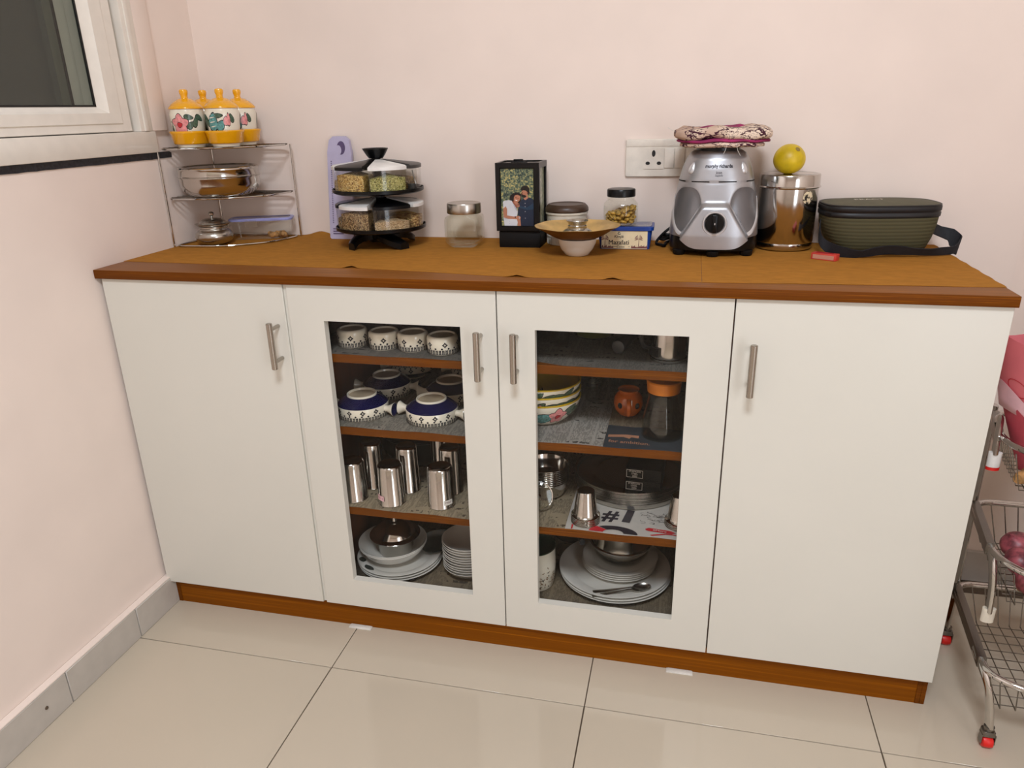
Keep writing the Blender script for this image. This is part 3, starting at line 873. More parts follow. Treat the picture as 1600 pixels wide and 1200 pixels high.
for i, (dx, dy) in enumerate(((0.012, -0.009), (0.032, 0.004), (0.045, -0.012))):
    b = B(); rng = random.Random(i)
    b.ball((0, 0, 0.0085), 0.0095, 14, 8, (1.3, 0.9, 0.85)); b.ball((0.010, 0.003, 0.009), 0.0075, 12, 8, (1.1, 0.9, 0.95)); b.ball((-0.008, 0.004, 0.011), 0.006, 12, 8)
    c, s_ = math.cos(0.34), math.sin(0.34)
    tag(obj('ginger_root', b, 'ginger', None, (0.1645 + dx * c - dy * s_, 0.429 + dx * s_ + dy * c, H + 0.0010), (0, 0, i * 1.1)), GL[i], 'ginger', 'ginger pieces in the clear box')

# lilac carton leaning on the wall
t = thing('flat_carton', 'flat lilac cardboard carton with a hang hole, leaning on the wall behind the spice carousel', 'carton', (0.3775, 0.4295, H), 0.0)
cl = [(-0.030, 0.0), (0.030, 0.0), (0.033, 0.004), (0.033, 0.215), (0.027, 0.245), (0.016, 0.2535), (-0.016, 0.2535), (-0.027, 0.245), (-0.033, 0.215), (-0.033, 0.004)]
hole = [(0.006 + 0.0115 * math.cos(a), 0.2255 + 0.0165 * math.sin(a)) for a in [2 * PI * k_ / 20 for k_ in range(20)]]
sl = 0.0155 / 0.25
b = B()
b.rings([[(x, dy + z * 0.15, z) for x, z in cl] for dy in (0.0, 0.011)])
obj('carton_body', b, 'lilac', t)
b = B()
b.fan([(x, -0.0004 + z * 0.15, z) for x, z in hole] , (0.004, -0.0004 + 0.2265 * 0.15, 0.2265))
b.fan([(-0.0334, 0.0005 + z * 0.15, z) for z in (0.004, 0.19)] + [(-0.0334, 0.0065 + z * 0.15, z) for z in (0.19, 0.004)])
for k_ in range(34):
    z = 0.04 + k_ * 0.0046; w = 0.0032
    b.fan([(-0.024, -0.0004 + z * 0.15, z), (-0.024 + w, -0.0004 + z * 0.15, z), (-0.024 + w, -0.0004 + (z + 0.0022) * 0.15, z + 0.0022), (-0.024, -0.0004 + (z + 0.0022) * 0.15, z + 0.0022)])
for k_ in range(3):
    z = 0.012 + k_ * 0.006; w = 0.030 - 0.006 * k_
    b.fan([(-0.024, -0.0004 + z * 0.15, z), (-0.024 + w, -0.0004 + z * 0.15, z), (-0.024 + w, -0.0004 + (z + 0.0028) * 0.15, z + 0.0028), (-0.024, -0.0004 + (z + 0.0028) * 0.15, z + 0.0028)])
obj('printed_marks', b, 'purple', t, recalc=False)
b = B(); b.fan([(x * 0.75 - 0.006, -0.0008 + (z * 0.75 + 0.0505) * 0.15, z * 0.75 + 0.0505) for x, z in hole]); obj('swoosh', b, 'lilac', t, recalc=False)

# rotating spice carousel
CX, CY = 0.524, 0.352
t = thing('spice_carousel', 'black two-tier revolving spice carousel with funnel knob', 'carousel', (CX, CY, H)); t.scale = (0.935, 0.935, 1)
for k in range(4):
    a = math.radians(-152 + 90 * k); b = B()
    P_ = [(0.0, 0.027, 0.020), (0.03, 0.0265, 0.021), (0.055, 0.024, 0.021), (0.075, 0.019, 0.020), (0.088, 0.0125, 0.017), (0.097, 0.0082, 0.013)]
    rr_ = []
    for i, (u, z, w) in enumerate(P_):
        sw = 0.55 * (u / 0.1) ** 2
        ca, sa = math.cos(a + sw), math.sin(a + sw); h_ = 0.0080
        rr_.append([(u * ca - q * sa, u * sa + q * ca, z + h) for q, h in ((-w, -h_), (w, -h_), (w, h_ * 0.6), (w * 0.6, h_), (-w * 0.6, h_), (-w, h_ * 0.6))])
    b.rings(rr_); obj('foot', b, 'black_plastic', t)
b = B(); b.lathe([(0, 0.012), (0.034, 0.012), (0.036, 0.03), (0.028, 0.0355), (0.012, 0.037), (0.012, 0.206), (0, 0.206)], 32); obj('post', b, 'black_plastic', t)
for z in (0.0385, 0.1265):
    b = B(); b.lathe([(0.0122, z), (0.075, z), (0.110, z + 0.002), (0.1165, z + 0.005), (0.117, z + 0.0125), (0.1148, z + 0.0128), (0.1142, z + 0.007), (0.108, z + 0.0045), (0.0122, z + 0.004)], 72); obj('tray', b, 'black_plastic', t)
b = B(); b.lathe([(0, 0.2063), (0.018, 0.2063), (0.020, 0.209), (0.024, 0.214), (0.0325, 0.2275), (0.0325, 0.229), (0.030, 0.2292), (0.020, 0.217), (0, 0.215)], 40); obj('knob', b, 'black_plastic', t)

def wedge(r0, r1, half, n=8, inset=0.0):
    """sector outline with rounded outer corners, pointing along +x"""
    pts = []
    h = half
    for k_ in range(n + 1):
        a = -h + 2 * h * k_ / n
        rr2 = r1 - inset - (0.004 if k_ in (0, n) else 0)
        a2 = a * (0.97 if k_ in (0, n) else 0.93)
        pts.append((rr2 * math.cos(a2), rr2 * math.sin(a2)))
    pts += [((r0 + inset) * math.cos(h * 0.8), (r0 + inset) * math.sin(h * 0.8)), ((r0 + inset) * math.cos(-h * 0.8), (r0 + inset) * math.sin(-h * 0.8))]
    return pts
def container(loc, rz, lid, fill, flev, label, hgt):
    r = thing('spice_container', label, 'container', loc, rz, 'wedge-shaped spice containers in the carousel'); r.scale = (0.935, 0.935, 1)
    h = math.radians(27.5)
    b = B(); b.rings([ring3(wedge(0.024, 0.106, h, inset=0.002), 0.0004), ring3(wedge(0.022, 0.111, h), 0.003), ring3(wedge(0.022, 0.112, h), hgt)], True, False); obj('body', b, 'clear_plastic', r)
    sl_ = 0.011
    b = B(); q = wedge(0.0205, 0.1135, h); q2 = wedge(0.022, 0.109, h * 0.95)
    tilt = lambda x, y: (0.112 - math.hypot(x, y)) / 0.09 * sl_
    b.rings([ring3(q, hgt - 0.004), [(x, y, hgt + 0.003) for x, y in q], [(x, y, hgt + 0.005 + tilt(x, y)) for x, y in q2]], True, True); obj('lid', b, lid, r)
    if fill:
        b = B(); q = wedge(0.0255, 0.1085, h * 0.96, 14)
        n = len(q); cxm = sum(p[0] for p in q) / n; cym = sum(p[1] for p in q) / n
        rng = random.Random(label)
        def zf(x, y): return flev * (0.82 + 0.25 * (1 - min(1, math.hypot(x - 0.075, y) / 0.05)))
        rr2 = [ring3(wedge(0.026, 0.105, h * 0.93, 14), 0.0012), ring3(q, 0.004), [(x, y, zf(x, y) + rng.uniform(-0.0007, 0.0007)) for x, y in q]]
        for k2 in (0.66, 0.33): rr2.append([(cxm + (x - cxm) * k2, cym + (y - cym) * k2, zf(cxm + (x - cxm) * k2, cym + (y - cym) * k2) + rng.uniform(-0.001, 0.001)) for x, y in q])
        rr2.append([(cxm, cym, zf(cxm, cym))])
        b.rings(rr2, True, False); stuff(obj('spice_fill', b, fill, r))
    return r
LA = [(-112, 'black_plastic', 'coriander', 0.050, 'spice container of coriander seeds with black lid, upper tier front left'),
      (-52, 'white_plastic', 'fennel', 0.043, 'spice container of green fennel seeds with white lid, upper tier front'),
      (8, 'dark_grey', None, 0, 'empty spice container with dark lid holding a scoop, upper tier right'),
      (68, 'white_plastic', 'cloves', 0.030, 'spice container with white lid at the back right of the upper tier'),
      (128, 'black_plastic', 'cumin', 0.030, 'spice container with dark lid at the back left of the upper tier'),
      (188, 'white_plastic', 'sesame', 0.030, 'spice container with white lid at the left of the upper tier')]
LB = [(-110, 'white_plastic', 'cumin', 0.051, 'spice container of brown cumin seeds with white lid, lower tier front left'),
      (-50, 'black_plastic', 'sesame', 0.030, 'spice container of pale sesame seeds with black lid, lower tier front'),
      (10, 'white_plastic', 'cloves', 0.034, 'spice container of brown and cream spices with white lid, lower tier right'),
      (70, 'black_plastic', 'coriander', 0.030, 'spice container with black lid at the back right of the lower tier'),
      (130, 'white_plastic', 'fennel', 0.030, 'spice container with white lid at the back left of the lower tier'),
      (190, 'black_plastic', 'cumin', 0.030, 'spice container with black lid at the left of the lower tier')]
for LL, zb_ in ((LA, 0.1307), (LB, 0.0427)):
    for a, lid, fill, fl_, lb in LL: container((CX, CY, H + zb_), math.radians(a), lid, fill, fl_, lb, 0.0575)
t = thing('measuring_scoop', 'small grey plastic scoop inside the empty upper spice container', 'scoop', (CX, CY, H + 0.1335), math.radians(8))
b = B(); b.lathe([(0, 0), (0.0095, 0.0), (0.0115, 0.014), (0.0108, 0.014), (0.009, 0.0012), (0, 0.001)], 24, (0.088, -0.018, 0)); obj('bowl', b, 'dark_grey', t)
b = B(); b.tube([(0.095, -0.010, 0.013), (0.086, 0.012, 0.028), (0.080, 0.026, 0.042)], 0.0014, 8); obj('scoop_handle', b, 'white_plastic', t)

# square glass jar with steel lid
t = thing('glass_jar', 'empty square glass jar with brushed steel lid, between carousel and photo lantern', 'jar', (0.7340, 0.362, H), 0.03); t.scale = (1, 1, 1.06)
rr_ = [ring3(rrect(0.026, 0.026, 0.008), 0.0003), ring3(rrect(0.030, 0.030, 0.010), 0.002), ring3(rrect(0.0395, 0.0395, 0.009), 0.013), ring3(rrect(0.0405, 0.0405, 0.008), 0.018), ring3(rrect(0.0405, 0.0405, 0.008), 0.062), ring3(rrect(0.039, 0.039, 0.010), 0.068), ring3(rrect(0.0345, 0.0345, 0.030), 0.072), ring3(rrect(0.0345, 0.0345, 0.0344), 0.078)]
b = B(); b.rings(rr_, True, False)
b.rings([ring3(rrect(0.033, 0.033, 0.0329), 0.078), ring3(rrect(0.033, 0.033, 0.028), 0.071), ring3(rrect(0.0365, 0.0365, 0.008), 0.061), ring3(rrect(0.0370, 0.0370, 0.008), 0.020), ring3(rrect(0.033, 0.033, 0.010), 0.011), ring3(rrect(0.026, 0.026, 0.010), 0.0085)], False, True)
obj('body', b, 'clear_jar', t, sharp=60)
b = B(); b.lathe([(0.0365, 0.0745), (0.0405, 0.0745), (0.041, 0.076), (0.0405, 0.094), (0.0395, 0.0965), (0.037, 0.0972), (0.034, 0.0958), (0, 0.0958), ], 48); b.lathe([(0, 0.0935), (0.0365, 0.093), (0.0365, 0.0745)], 48); bmesh.ops.remove_doubles(b.bm, verts=b.bm.verts, dist=1e-6); obj('lid', b, 'steel_soft', t)

# revolving photo lantern
t = thing('photo_lantern', 'black box-shaped revolving photo lantern with a couple on the front print, on a square foot', 'photo frame', (0.869, 0.394, H))
b = B(); b.box(-0.0475, 0.0515, -0.0415, 0.043, 0, 0.0375, 0.001); obj('foot', b, 'black_matte', t)
hx, hy, z0, z1 = 0.0515, 0.0495, 0.0392, 0.1935
wx0, wx1, wz0, wz1 = -0.0395, 0.0375, 0.0515, 0.1805
b = B()
for s_ in (-1, 1):
    o4 = [(-hx, z0), (hx, z0), (hx, z1), (-hx, z1)]; i4 = [(wx0, wz0), (wx1, wz0), (wx1, wz1), (wx0, wz1)]
    r4 = [[(x, s_ * y, z) for x, z in q] for q, y in ((o4, hy - 0.007), (o4, hy - 0.001), ([(x * 0.985, z + (0.001 if z == z0 else -0.001)) for x, z in o4], hy), ([(x * 1.05, z + (-0.002 if z == wz0 else 0.002)) for x, z in i4], hy), (i4, hy - 0.003), (i4, hy - 0.007))]
    r4.append(r4[0]); b.rings(r4, False, False)
    o4 = [(-hy + 0.0072, z0), (hy - 0.0072, z0), (hy - 0.0072, z1), (-hy + 0.0072, z1)]; i4 = [(-0.036, wz0), (0.036, wz0), (0.036, wz1), (-0.036, wz1)]
    r4 = [[(s_ * x, y, z) for y, z in q] for q, x in ((o4, hx - 0.007), (o4, hx), (i4, hx), (i4, hx - 0.003), (i4, hx - 0.007))]
    r4.append(r4[0]); b.rings(r4, False, False)
b.box(-hx + 0.006, hx - 0.006, -hy + 0.006, hy - 0.006, z0, z0 + 0.004)
b.box(-hx + 0.006, hx - 0.006, -hy + 0.006, hy - 0.006, z1 - 0.006, z1 - 0.003)
b.lathe([(0, 0.0370), (0.02, 0.0370), (0.02, 0.0395), (0, 0.0395)], 24)
obj('frame', b, 'black_plastic', t, sharp=25)
b = B(); b.box(-0.022, 0.012, -0.012, 0.012, z1 - 0.003, z1 + 0.001, 0.001); b.box(-0.018, 0.004, -0.004, 0.004, z1 + 0.001, z1 + 0.005, 0.001); obj('top_catch', b, 'black_matte', t)
# the front print: crop coordinates of the print are 400 x 690
b = B(); yP = -hy + 0.0048
PW, PH = (wx1 - wx0) / 400, (wz1 - wz0) / 690
def pp(P_, mat, lay):
    b.fan([(wx0 + (x - 97) * PW, yP - lay * 0.00012, wz1 - (y - 205) * PH) for x, y in P_], None, mat)
def el(cx, cy, rx, ry, mat, lay, n=18, tilt=0.0):
    pp([(cx + rx * math.cos(a) * math.cos(tilt) - ry * math.sin(a) * math.sin(tilt), cy + rx * math.cos(a) * math.sin(tilt) + ry * math.sin(a) * math.cos(tilt)) for a in [2 * PI * k_ / n for k_ in range(n)]], mat, lay)
pp([(97, 205), (497, 205), (497, 895), (97, 895)], 0, 0)
pp([(205, 600), (200, 560), (212, 525), (245, 500), (300, 488), (345, 510), (345, 600), (300, 640), (240, 620)], 5, 1)          # her hair
pp([(300, 700), (330, 600), (352, 575), (390, 560), (430, 545), (470, 558), (497, 575), (497, 895), (300, 895)], 1, 2)       # his jacket
pp([(372, 540), (425, 530), (432, 552), (400, 580), (380, 572)], 3, 3)                                                      # his neck
el(388, 495, 40, 50, 3, 3, tilt=0.15); el(352, 508, 10, 13, 3, 3)
pp([(345, 500), (362, 515), (395, 520), (410, 535), (392, 552), (362, 548), (348, 530)], 5, 4)                               # beard
pp([(340, 452), (350, 422), (385, 405), (425, 412), (447, 440), (448, 485), (438, 522), (422, 505), (416, 478), (404, 466), (372, 462), (352, 470)], 5, 5)
el(420, 492, 7, 12, 4, 6); pp([(352, 487), (366, 485), (366, 490), (353, 492)], 5, 6)
pp([(234, 590), (250, 575), (300, 600), (310, 650), (280, 682), (240, 650)], 4, 3)                                          # her neck
el(294, 556, 40, 54, 3, 6, tilt=0.35)
pp([(248, 520), (275, 500), (320, 500), (346, 530), (330, 530), (300, 516), (270, 522), (256, 545), (250, 600), (236, 590), (238, 550)], 5, 7)
pp([(274, 545), (290, 548), (289, 552), (274, 550)], 5, 8); pp([(306, 556), (322, 562), (320, 566), (306, 560)], 5, 8); pp([(272, 574), (300, 582), (292, 592), (276, 588)], 8, 8)
pp([(292, 552), (300, 554), (298, 574), (288, 572)], 4, 8)
pp([(118, 600), (140, 588), (190, 580), (228, 590), (250, 640), (285, 682), (300, 720), (292, 760), (282, 800), (296, 850), (288, 895), (130, 895), (120, 800), (122, 700)], 6, 4)
pp([(130, 806), (280, 800), (286, 808), (132, 816)], 7, 5); pp([(232, 600), (280, 675), (300, 715), (284, 712), (262, 680)], 7, 5)
pp([(118, 690), (150, 655), (168, 690), (166, 768), (250, 782), (312, 772), (335, 786), (335, 806), (300, 815), (180, 810), (124, 795)], 3, 6)
pp([(290, 815), (330, 812), (336, 895), (296, 895)], 3, 3)
pp([(318, 636), (345, 655), (420, 668), (497, 610), (497, 690), (420, 700), (330, 678), (310, 655)], 2, 6)                  # his sleeve
el(290, 622, 36, 14, 3, 9, tilt=0.5); el(308, 648, 18, 18, 3, 9)
for y in (620, 660, 720, 800): el(392, y, 5, 5, 7, 7, 8)
for y in (840, 868): el(195, y, 5, 5, 7, 6, 8)
el(268, 790, 5, 14, 5, 8); el(318, 796, 5, 16, 7, 8)
obj('photo_print', b, ('photo_foliage', 'ph_navy', 'ph_navy2', 'ph_skin', 'ph_skin2', 'ph_hair', 'ph_dress', 'ph_dress2', 'ph_teeth'), t, recalc=False)
b = B()
for s_ in (-1, 1): b.box(s_ * (hx - 0.006), s_ * (hx - 0.005), -0.0405, 0.0405, 0.0445, 0.1875)
obj('side_print', b, 'photo_pale', t)
b = B(); b.box(wx0 - 0.002, wx1 + 0.002, hy - 0.006, hy - 0.005, wz0 - 0.002, wz1 + 0.002); obj('back_print', b, 'photo_pale', t)

# plastic tub
t = thing('plastic_tub', 'round cream plastic tub with dark brown lid, beside the photo lantern', 'tub', (0.9715, 0.4285, H))
b = B(); b.lathe([(0, 0), (0.0455, 0), (0.0462, 0.002), (0.0467, 0.018), (0.0485, 0.0188), (0.0485, 0.0215), (0.0468, 0.022), (0.0480, 0.071), (0.0508, 0.0716), (0.0508, 0.076), (0.048, 0.0765), (0, 0.0765)], 56)
for k_ in range(28):
    a = 2 * PI * k_ / 28; b.tube([(0.0465 * math.cos(a), 0.0465 * math.sin(a), 0.001), (0.0468 * math.cos(a), 0.0468 * math.sin(a), 0.018)], 0.0012, 5)
obj('body', b, 'cream_plastic', t)
b = B(); b.lathe([(0, 0.0768), (0.0515, 0.0768), (0.0520, 0.0785), (0.0515, 0.0845), (0.0485, 0.0895), (0.0470, 0.0905), (0.0440, 0.0935), (0.040, 0.0938), (0.0385, 0.0922), (0, 0.0922)], 56); obj('lid', b, 'brown_lid', t)
b = B(); fn, rad = wrap([(0.0468, 0.022), (0.048, 0.071)], 0.0003)
rng = random.Random(5)
for k_ in range(26):
    th = -PI / 2 - 0.9 + k_ * 0.075; z = rng.choice((0.056, 0.052, 0.028, 0.032)); w = 0.022; h_ = rng.uniform(0.002, 0.004)
    b.fan([fn(th, z), fn(th + w, z - 0.001), fn(th + w * 2, z + h_), fn(th + w * 0.7, z + h_ + 0.001)])
obj('printed_marks', b, 'ink', t, recalc=False)

# white bowl, golden leaf plate, steel cup-lid
b = B(); b.lathe([(0, 0), (0.024, 0), (0.0262, 0.0015), (0.036, 0.014), (0.0415, 0.027), (0.0428, 0.037), (0.0418, 0.0375), (0.0398, 0.028), (0.034, 0.016), (0.022, 0.0048), (0, 0.004)], 48)
tag(obj('small_bowl', b, 'plate_white', None, (1.019, 0.276, H)), 'small plain white bowl under the golden leaf plate', 'bowl')
def leafplate(k_, r, z):
    a = 2 * PI * k_ / 72
    return r * (1 + 0.003 * math.sin(8 * a) + 0.004 * math.sin(5 * a + 1)), z + 0.0006 * math.sin(8 * a + 0.6) * (r / 0.094) ** 3
b = B(); rr_ = []
for r, z in ((0.0, 0.0382), (0.036, 0.0385), (0.050, 0.0405), (0.062, 0.0465), (0.080, 0.058), (0.0935, 0.0645), (0.0942, 0.0655), (0.0935, 0.0658), (0.080, 0.0598), (0.061, 0.0488), (0.049, 0.043), (0.035, 0.0405), (0.0, 0.0402)):
    if r == 0: rr_.append([(0, 0, z)])
    else:
        q = [leafplate(k_, r, z) for k_ in range(72)]
        rr_.append([(q[k_][0] * math.cos(2 * PI * k_ / 72), q[k_][0] * math.sin(2 * PI * k_ / 72), q[k_][1]) for k_ in range(72)])
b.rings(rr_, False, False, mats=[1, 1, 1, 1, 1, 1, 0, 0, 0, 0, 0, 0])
tag(obj('leaf_plate', b, ('brass_leaf', 'leaf_outer_shaded'), None, (1.019, 0.276, H)), 'golden brown pressed-leaf plate resting on the small white bowl', 'plate')
t = thing('steel_cover', 'domed steel cover with flared cup knob lying in the golden leaf plate', 'lid', (1.0165, 0.294, H + 0.0416))
b = B(); b.lathe([(0, 0), (0.0365, 0), (0.039, 0.0012), (0.036, 0.0048), (0.028, 0.0115), (0.0215, 0.0145), (0.0212, 0.0165), (0, 0.0165)], 48); obj('dome', b, 'steel_soft', t)
b = B(); b.lathe([(0, 0.0167), (0.0208, 0.0167), (0.0212, 0.0205), (0.0195, 0.0225), (0.0205, 0.0255), (0.0245, 0.0315), (0.0242, 0.0322), (0.019, 0.0262), (0.0175, 0.0232), (0, 0.0225)], 40); obj('cup_knob', b, 'steel_soft', t)

# blue box of dates
t = thing('date_box', 'blue plastic box with cream printed label, under the raisin jar', 'box', (1.1165, 0.389, H), 0.02); t.scale = (1, 1, 1.06)
hx, hy = 0.0615, 0.038
b = B(); b.rings([ring3(rrect(hx - 0.005, hy - 0.005, 0.008), 0.0), ring3(rrect(hx, hy, 0.010), 0.0405), ring3(rrect(hx + 0.0035, hy + 0.0035, 0.011), 0.0407), ring3(rrect(hx + 0.0035, hy + 0.0035, 0.011), 0.0485), ring3(rrect(hx + 0.001, hy + 0.001, 0.010), 0.0493), ring3(rrect(hx - 0.001, hy - 0.001, 0.010), 0.0493), ring3(rrect(hx - 0.003, hy - 0.003, 0.010), 0.042)], True, True); obj('body', b, 'blue_plastic', t)
b = B(); b.rings([ring3(rrect(hx - 0.0015, hy - 0.0015, 0.010), 0.0494), ring3(rrect(hx - 0.0015, hy - 0.0015, 0.010), 0.0503), ring3(rrect(hx - 0.006, hy - 0.006, 0.008), 0.0503), ring3(rrect(hx - 0.007, hy - 0.007, 0.008), 0.0497)], True, True); obj('lid', b, 'clear_plastic', t)
def blab(u, z): return (u, -(hy - 0.005 + 0.005 * z / 0.0405) - 0.0008, z)
b = B(); b.rings([[blab(-0.0525, 0.001), blab(0.0515, 0.001), blab(0.0515, 0.0395), blab(-0.0525, 0.0395)], [(x, y + 0.0007, z) for x, y, z in (blab(-0.0525, 0.001), blab(0.0515, 0.001), blab(0.0515, 0.0395), blab(-0.0525, 0.0395))]]); lab = obj('label_sheet', b, 'label_cream', t)
bl2 = lambda u, v: (u, blab(u, v)[1] - 0.0002, v)
LC = -0.013
b = B()
for du in (-0.00025, 0.00025): put_text(b, 'Mazafati', 0.0145, lambda u, v: bl2(LC + u + du, 0.0145 + v))
put_text(b, 'Kimjik', 0.0085, lambda u, v: bl2(LC + u, 0.0275 + v), bold=0.0001, shear=0.2); put_text(b, 'C', 0.0075, lambda u, v: bl2(LC + u, 0.0345 + v), bold=0.0005)
b.fan([bl2(LC + 0.001, 0.0342), bl2(LC + 0.004, 0.0342), bl2(LC + 0.004, 0.0320), bl2(LC + 0.0032, 0.0320)])
put_text(b, 'Dates', 0.0075, lambda u, v: bl2(LC + 0.004 + u, 0.0052 + v), shear=0.25)
for u0, u1 in ((-0.034, -0.017), (0.009, 0.012)): b.fan([bl2(u0, 0.005), bl2(u1, 0.005), bl2(u1, 0.0056), bl2(u0, 0.0056)])
obj('label_text', b, 'ink', t, recalc=False)
b = B(); rng = random.Random(9)
for cxp in (-0.045, 0.032):
    b.fan([bl2(cxp - 0.0008, 0.003), bl2(cxp + 0.0008, 0.003), bl2(cxp + 0.0012, 0.022), bl2(cxp + 0.0002, 0.022)])
    for k_ in range(9):
        a = -0.3 + k_ * 0.47; L_ = 0.0105
        ex, ez = cxp + L_ * math.cos(a), 0.0225 + L_ * 0.62 * math.sin(a) - 0.001
        mx, mz = cxp + L_ * 0.6 * math.cos(a), 0.0225 + L_ * 0.75 * math.sin(a) + 0.001
        b.fan([bl2(cxp, 0.0218), bl2(mx, mz - 0.0012), bl2(ex, ez), bl2(mx, mz + 0.0012)])
    for k_ in range(12):
        x = max(-0.052, cxp - 0.017 + k_ * 0.003); h_ = rng.uniform(0.003, 0.008)
        b.fan([bl2(x, 0.002), bl2(x + 0.004, 0.002), bl2(x + 0.0028, 0.002 + h_), bl2(x + 0.001, 0.002 + h_ * 0.8)])
obj('label_palms', b, 'maroon_ink', t, recalc=False)

# raisin jar
t = thing('raisin_jar', 'clear jar of golden raisins with black lid, standing on the blue box', 'jar', (1.1035, 0.390, H + 0.0535)); t.scale = (1, 1, 1.06)
q = lambda r, z: [(r * math.cos(2 * PI * (k_ + 0.5) / 32) * (1 + 0.035 * math.cos(6 * 2 * PI * (k_ + 0.5) / 32)), r * math.sin(2 * PI * (k_ + 0.5) / 32) * (1 + 0.035 * math.cos(6 * 2 * PI * (k_ + 0.5) / 32)), z) for k_ in range(32)]
b = B(); b.rings([q(0.032, 0.0003), q(0.0365, 0.003), q(0.0380, 0.012), q(0.0385, 0.038), q(0.037, 0.044), q(0.032, 0.0495), q(0.0300, 0.051), q(0.0300, 0.060)], True, False); obj('body', b, 'clear_jar', t)
b = B(); b.lathe([(0, 0.0580), (0.0315, 0.0580), (0.0325, 0.0590), (0.0325, 0.0715), (0.0310, 0.0740), (0.027, 0.0748), (0, 0.0740)], 48); obj('lid', b, 'black_plastic', t)
mk('raisin', plain, (176, 138, 60), 0.45, var=0.25, vscale=70)
rng = random.Random(11); rn = []
def radmax(z): return 0.031
cnt = 0; tries = 0; pts_ = []
while cnt < 120 and tries < 6000:
    tries += 1
    a = rng.uniform(0, 2 * PI); r = 0.0305 * math.sqrt(rng.random()); x, y = r * math.cos(a), r * math.sin(a)
    ztop = 0.021 + 0.30 * x
    z = rng.uniform(0.0075, max(0.0078, min(0.040, ztop + 0.012)))
    if all((x - p[0]) ** 2 + (y - p[1]) ** 2 + ((z - p[2])) ** 2 > 0.0076 ** 2 for p in pts_): pts_.append((x, y, z)); cnt += 1
rm = []
for i in range(3):
    b = B(); b.ball((0, 0, 0), 0.0056, 9, 6, (1.3, 1.0, 0.55 + 0.1 * i))
    for v_ in b.bm.verts: v_.co *= 1 + random.Random(hash((round(v_.co.x, 5), round(v_.co.z, 5), i))).uniform(-0.10, 0.10)
    bb_ = bpy.data.meshes.new('raisin'); bmesh.ops.recalc_face_normals(b.bm, faces=b.bm.faces); b.bm.to_mesh(bb_); b.bm.free(); bb_.materials.append(MAT['raisin'])
    bb_.polygons.foreach_set('use_smooth', [True] * len(bb_.polygons)); rm.append(bb_)
for i, p in enumerate(pts_):
    o = bpy.data.objects.new('raisin', rm[i % 3]); COL.objects.link(o)
    o.location = (1.1035 + p[0], 0.390 + p[1], H + 0.0535 + p[2] - 0.0018); o.rotation_euler = (rng.uniform(-.6, .6), rng.uniform(-.6, .6), rng.uniform(0, 6))
    lay = 'low' if p[2] < 0.015 else ('middle' if p[2] < 0.024 else 'top')
    sd = 'left' if p[0] < -0.01 else ('right' if p[0] > 0.01 else 'centre')
    tag(o, 'golden raisin in the jar on the blue box, %s layer, %s, towards the %s' % (lay, sd, 'front' if p[1] < 0 else 'back'), 'raisin', 'raisins in the jar')
# ------------------------------------------------------------------ mixer grinder base
def sstep(a, b_, x):
    t_ = max(0.0, min(1.0, (x - a) / (b_ - a))); return t_ * t_ * (3 - 2 * t_)
def interp(T, z):
    for (z0, *v0), (z1, *v1) in zip(T, T[1:]):
        if z <= z1:
            k_ = (z - z0) / (z1 - z0); k_ = max(0, min(1, k_)); return [p + (q_ - p) * k_ for p, q_ in zip(v0, v1)]
    return list(T[-1][1:])
MT = [(0.016, 0.0955, 0.089, 3.0), (0.045, 0.0965, 0.088, 3.0), (0.08, 0.0935, 0.083, 2.8), (0.12, 0.0875, 0.077, 2.6), (0.150, 0.0815, 0.0725, 2.5), (0.1535, 0.0805, 0.0715, 2.5), (0.156, 0.0810, 0.0720, 2.5), (0.18, 0.0745, 0.068, 2.4), (0.20, 0.0665, 0.063, 2.3), (0.212, 0.058, 0.056, 2.2), (0.216, 0.050, 0.050, 2.1)]
def msurf(th, z, eps=0.0):
    a, bb_, n = interp(MT, z)
    c, s_ = math.cos(th), math.sin(th)
    x = a * math.copysign(abs(c) ** (2 / n), c); y = bb_ * math.copysign(abs(s_) ** (2 / n), s_)
    d_ = 0.0
    if y < 0:
        hw = 0.021 + max(0, (0.112 - z)) * 0.62                      # raised front panel round the knob
        edge = 1 - sstep(hw - 0.003, hw + 0.006, abs(x))
        d_ += 0.009 * edge * (1 - sstep(0.100, 0.116, z))
        u, w = (abs(x) - 0.058) / 0.030, (z - 0.094) / 0.050       # shallow side recesses
        d_ -= 0.003 * (1 - sstep(0.35, 1.1, (abs(u) ** 2.6 + abs(w) ** 2.6))) * (1 - edge)
    L_ = math.hypot(x, y); k_ = (L_ + d_ + eps) / L_
    return (x * k_, y * k_, z)
t = thing('mixer_base', 'silver mixer grinder motor base with black knob, folded cloth on top', 'mixer', (1.3115, 0.370, H)); t.scale = (0.985, 1, 1)
NZ, NT = 70, 220
b = B(); rows = []
for i in range(NZ + 1):
    f_ = i / NZ; row = []
    for k_ in range(NT):
        th = 2 * PI * k_ / NT
        c, s_ = math.cos(th), math.sin(th)
        frontness = max(0, -s_) ** 3
        zlow = 0.041 - 0.024 * sstep(0.35, 1.0, frontness)
        z = zlow + (0.216 - zlow) * f_
        row.append(msurf(th, z))
    rows.append(row)
vr = [[b.v(p) for p in r] for r in rows]
for i in range(NZ):
    for k_ in range(NT):
        k2 = (k_ + 1) % NT; q = (vr[i][k_], vr[i][k2], vr[i + 1][k2], vr[i + 1][k_])
        cx = sum(v_.co.x for v_ in q) / 4; cy = sum(v_.co.y for v_ in q) / 4; cz = sum(v_.co.z for v_ in q) / 4
        b.f(q)
b.f(vr[-1]); b.f(vr[0][::-1])
obj('housing', b, ('silver_paint', 'silver_smoke', 'silver_bright'), t, sharp=50)
b = B()
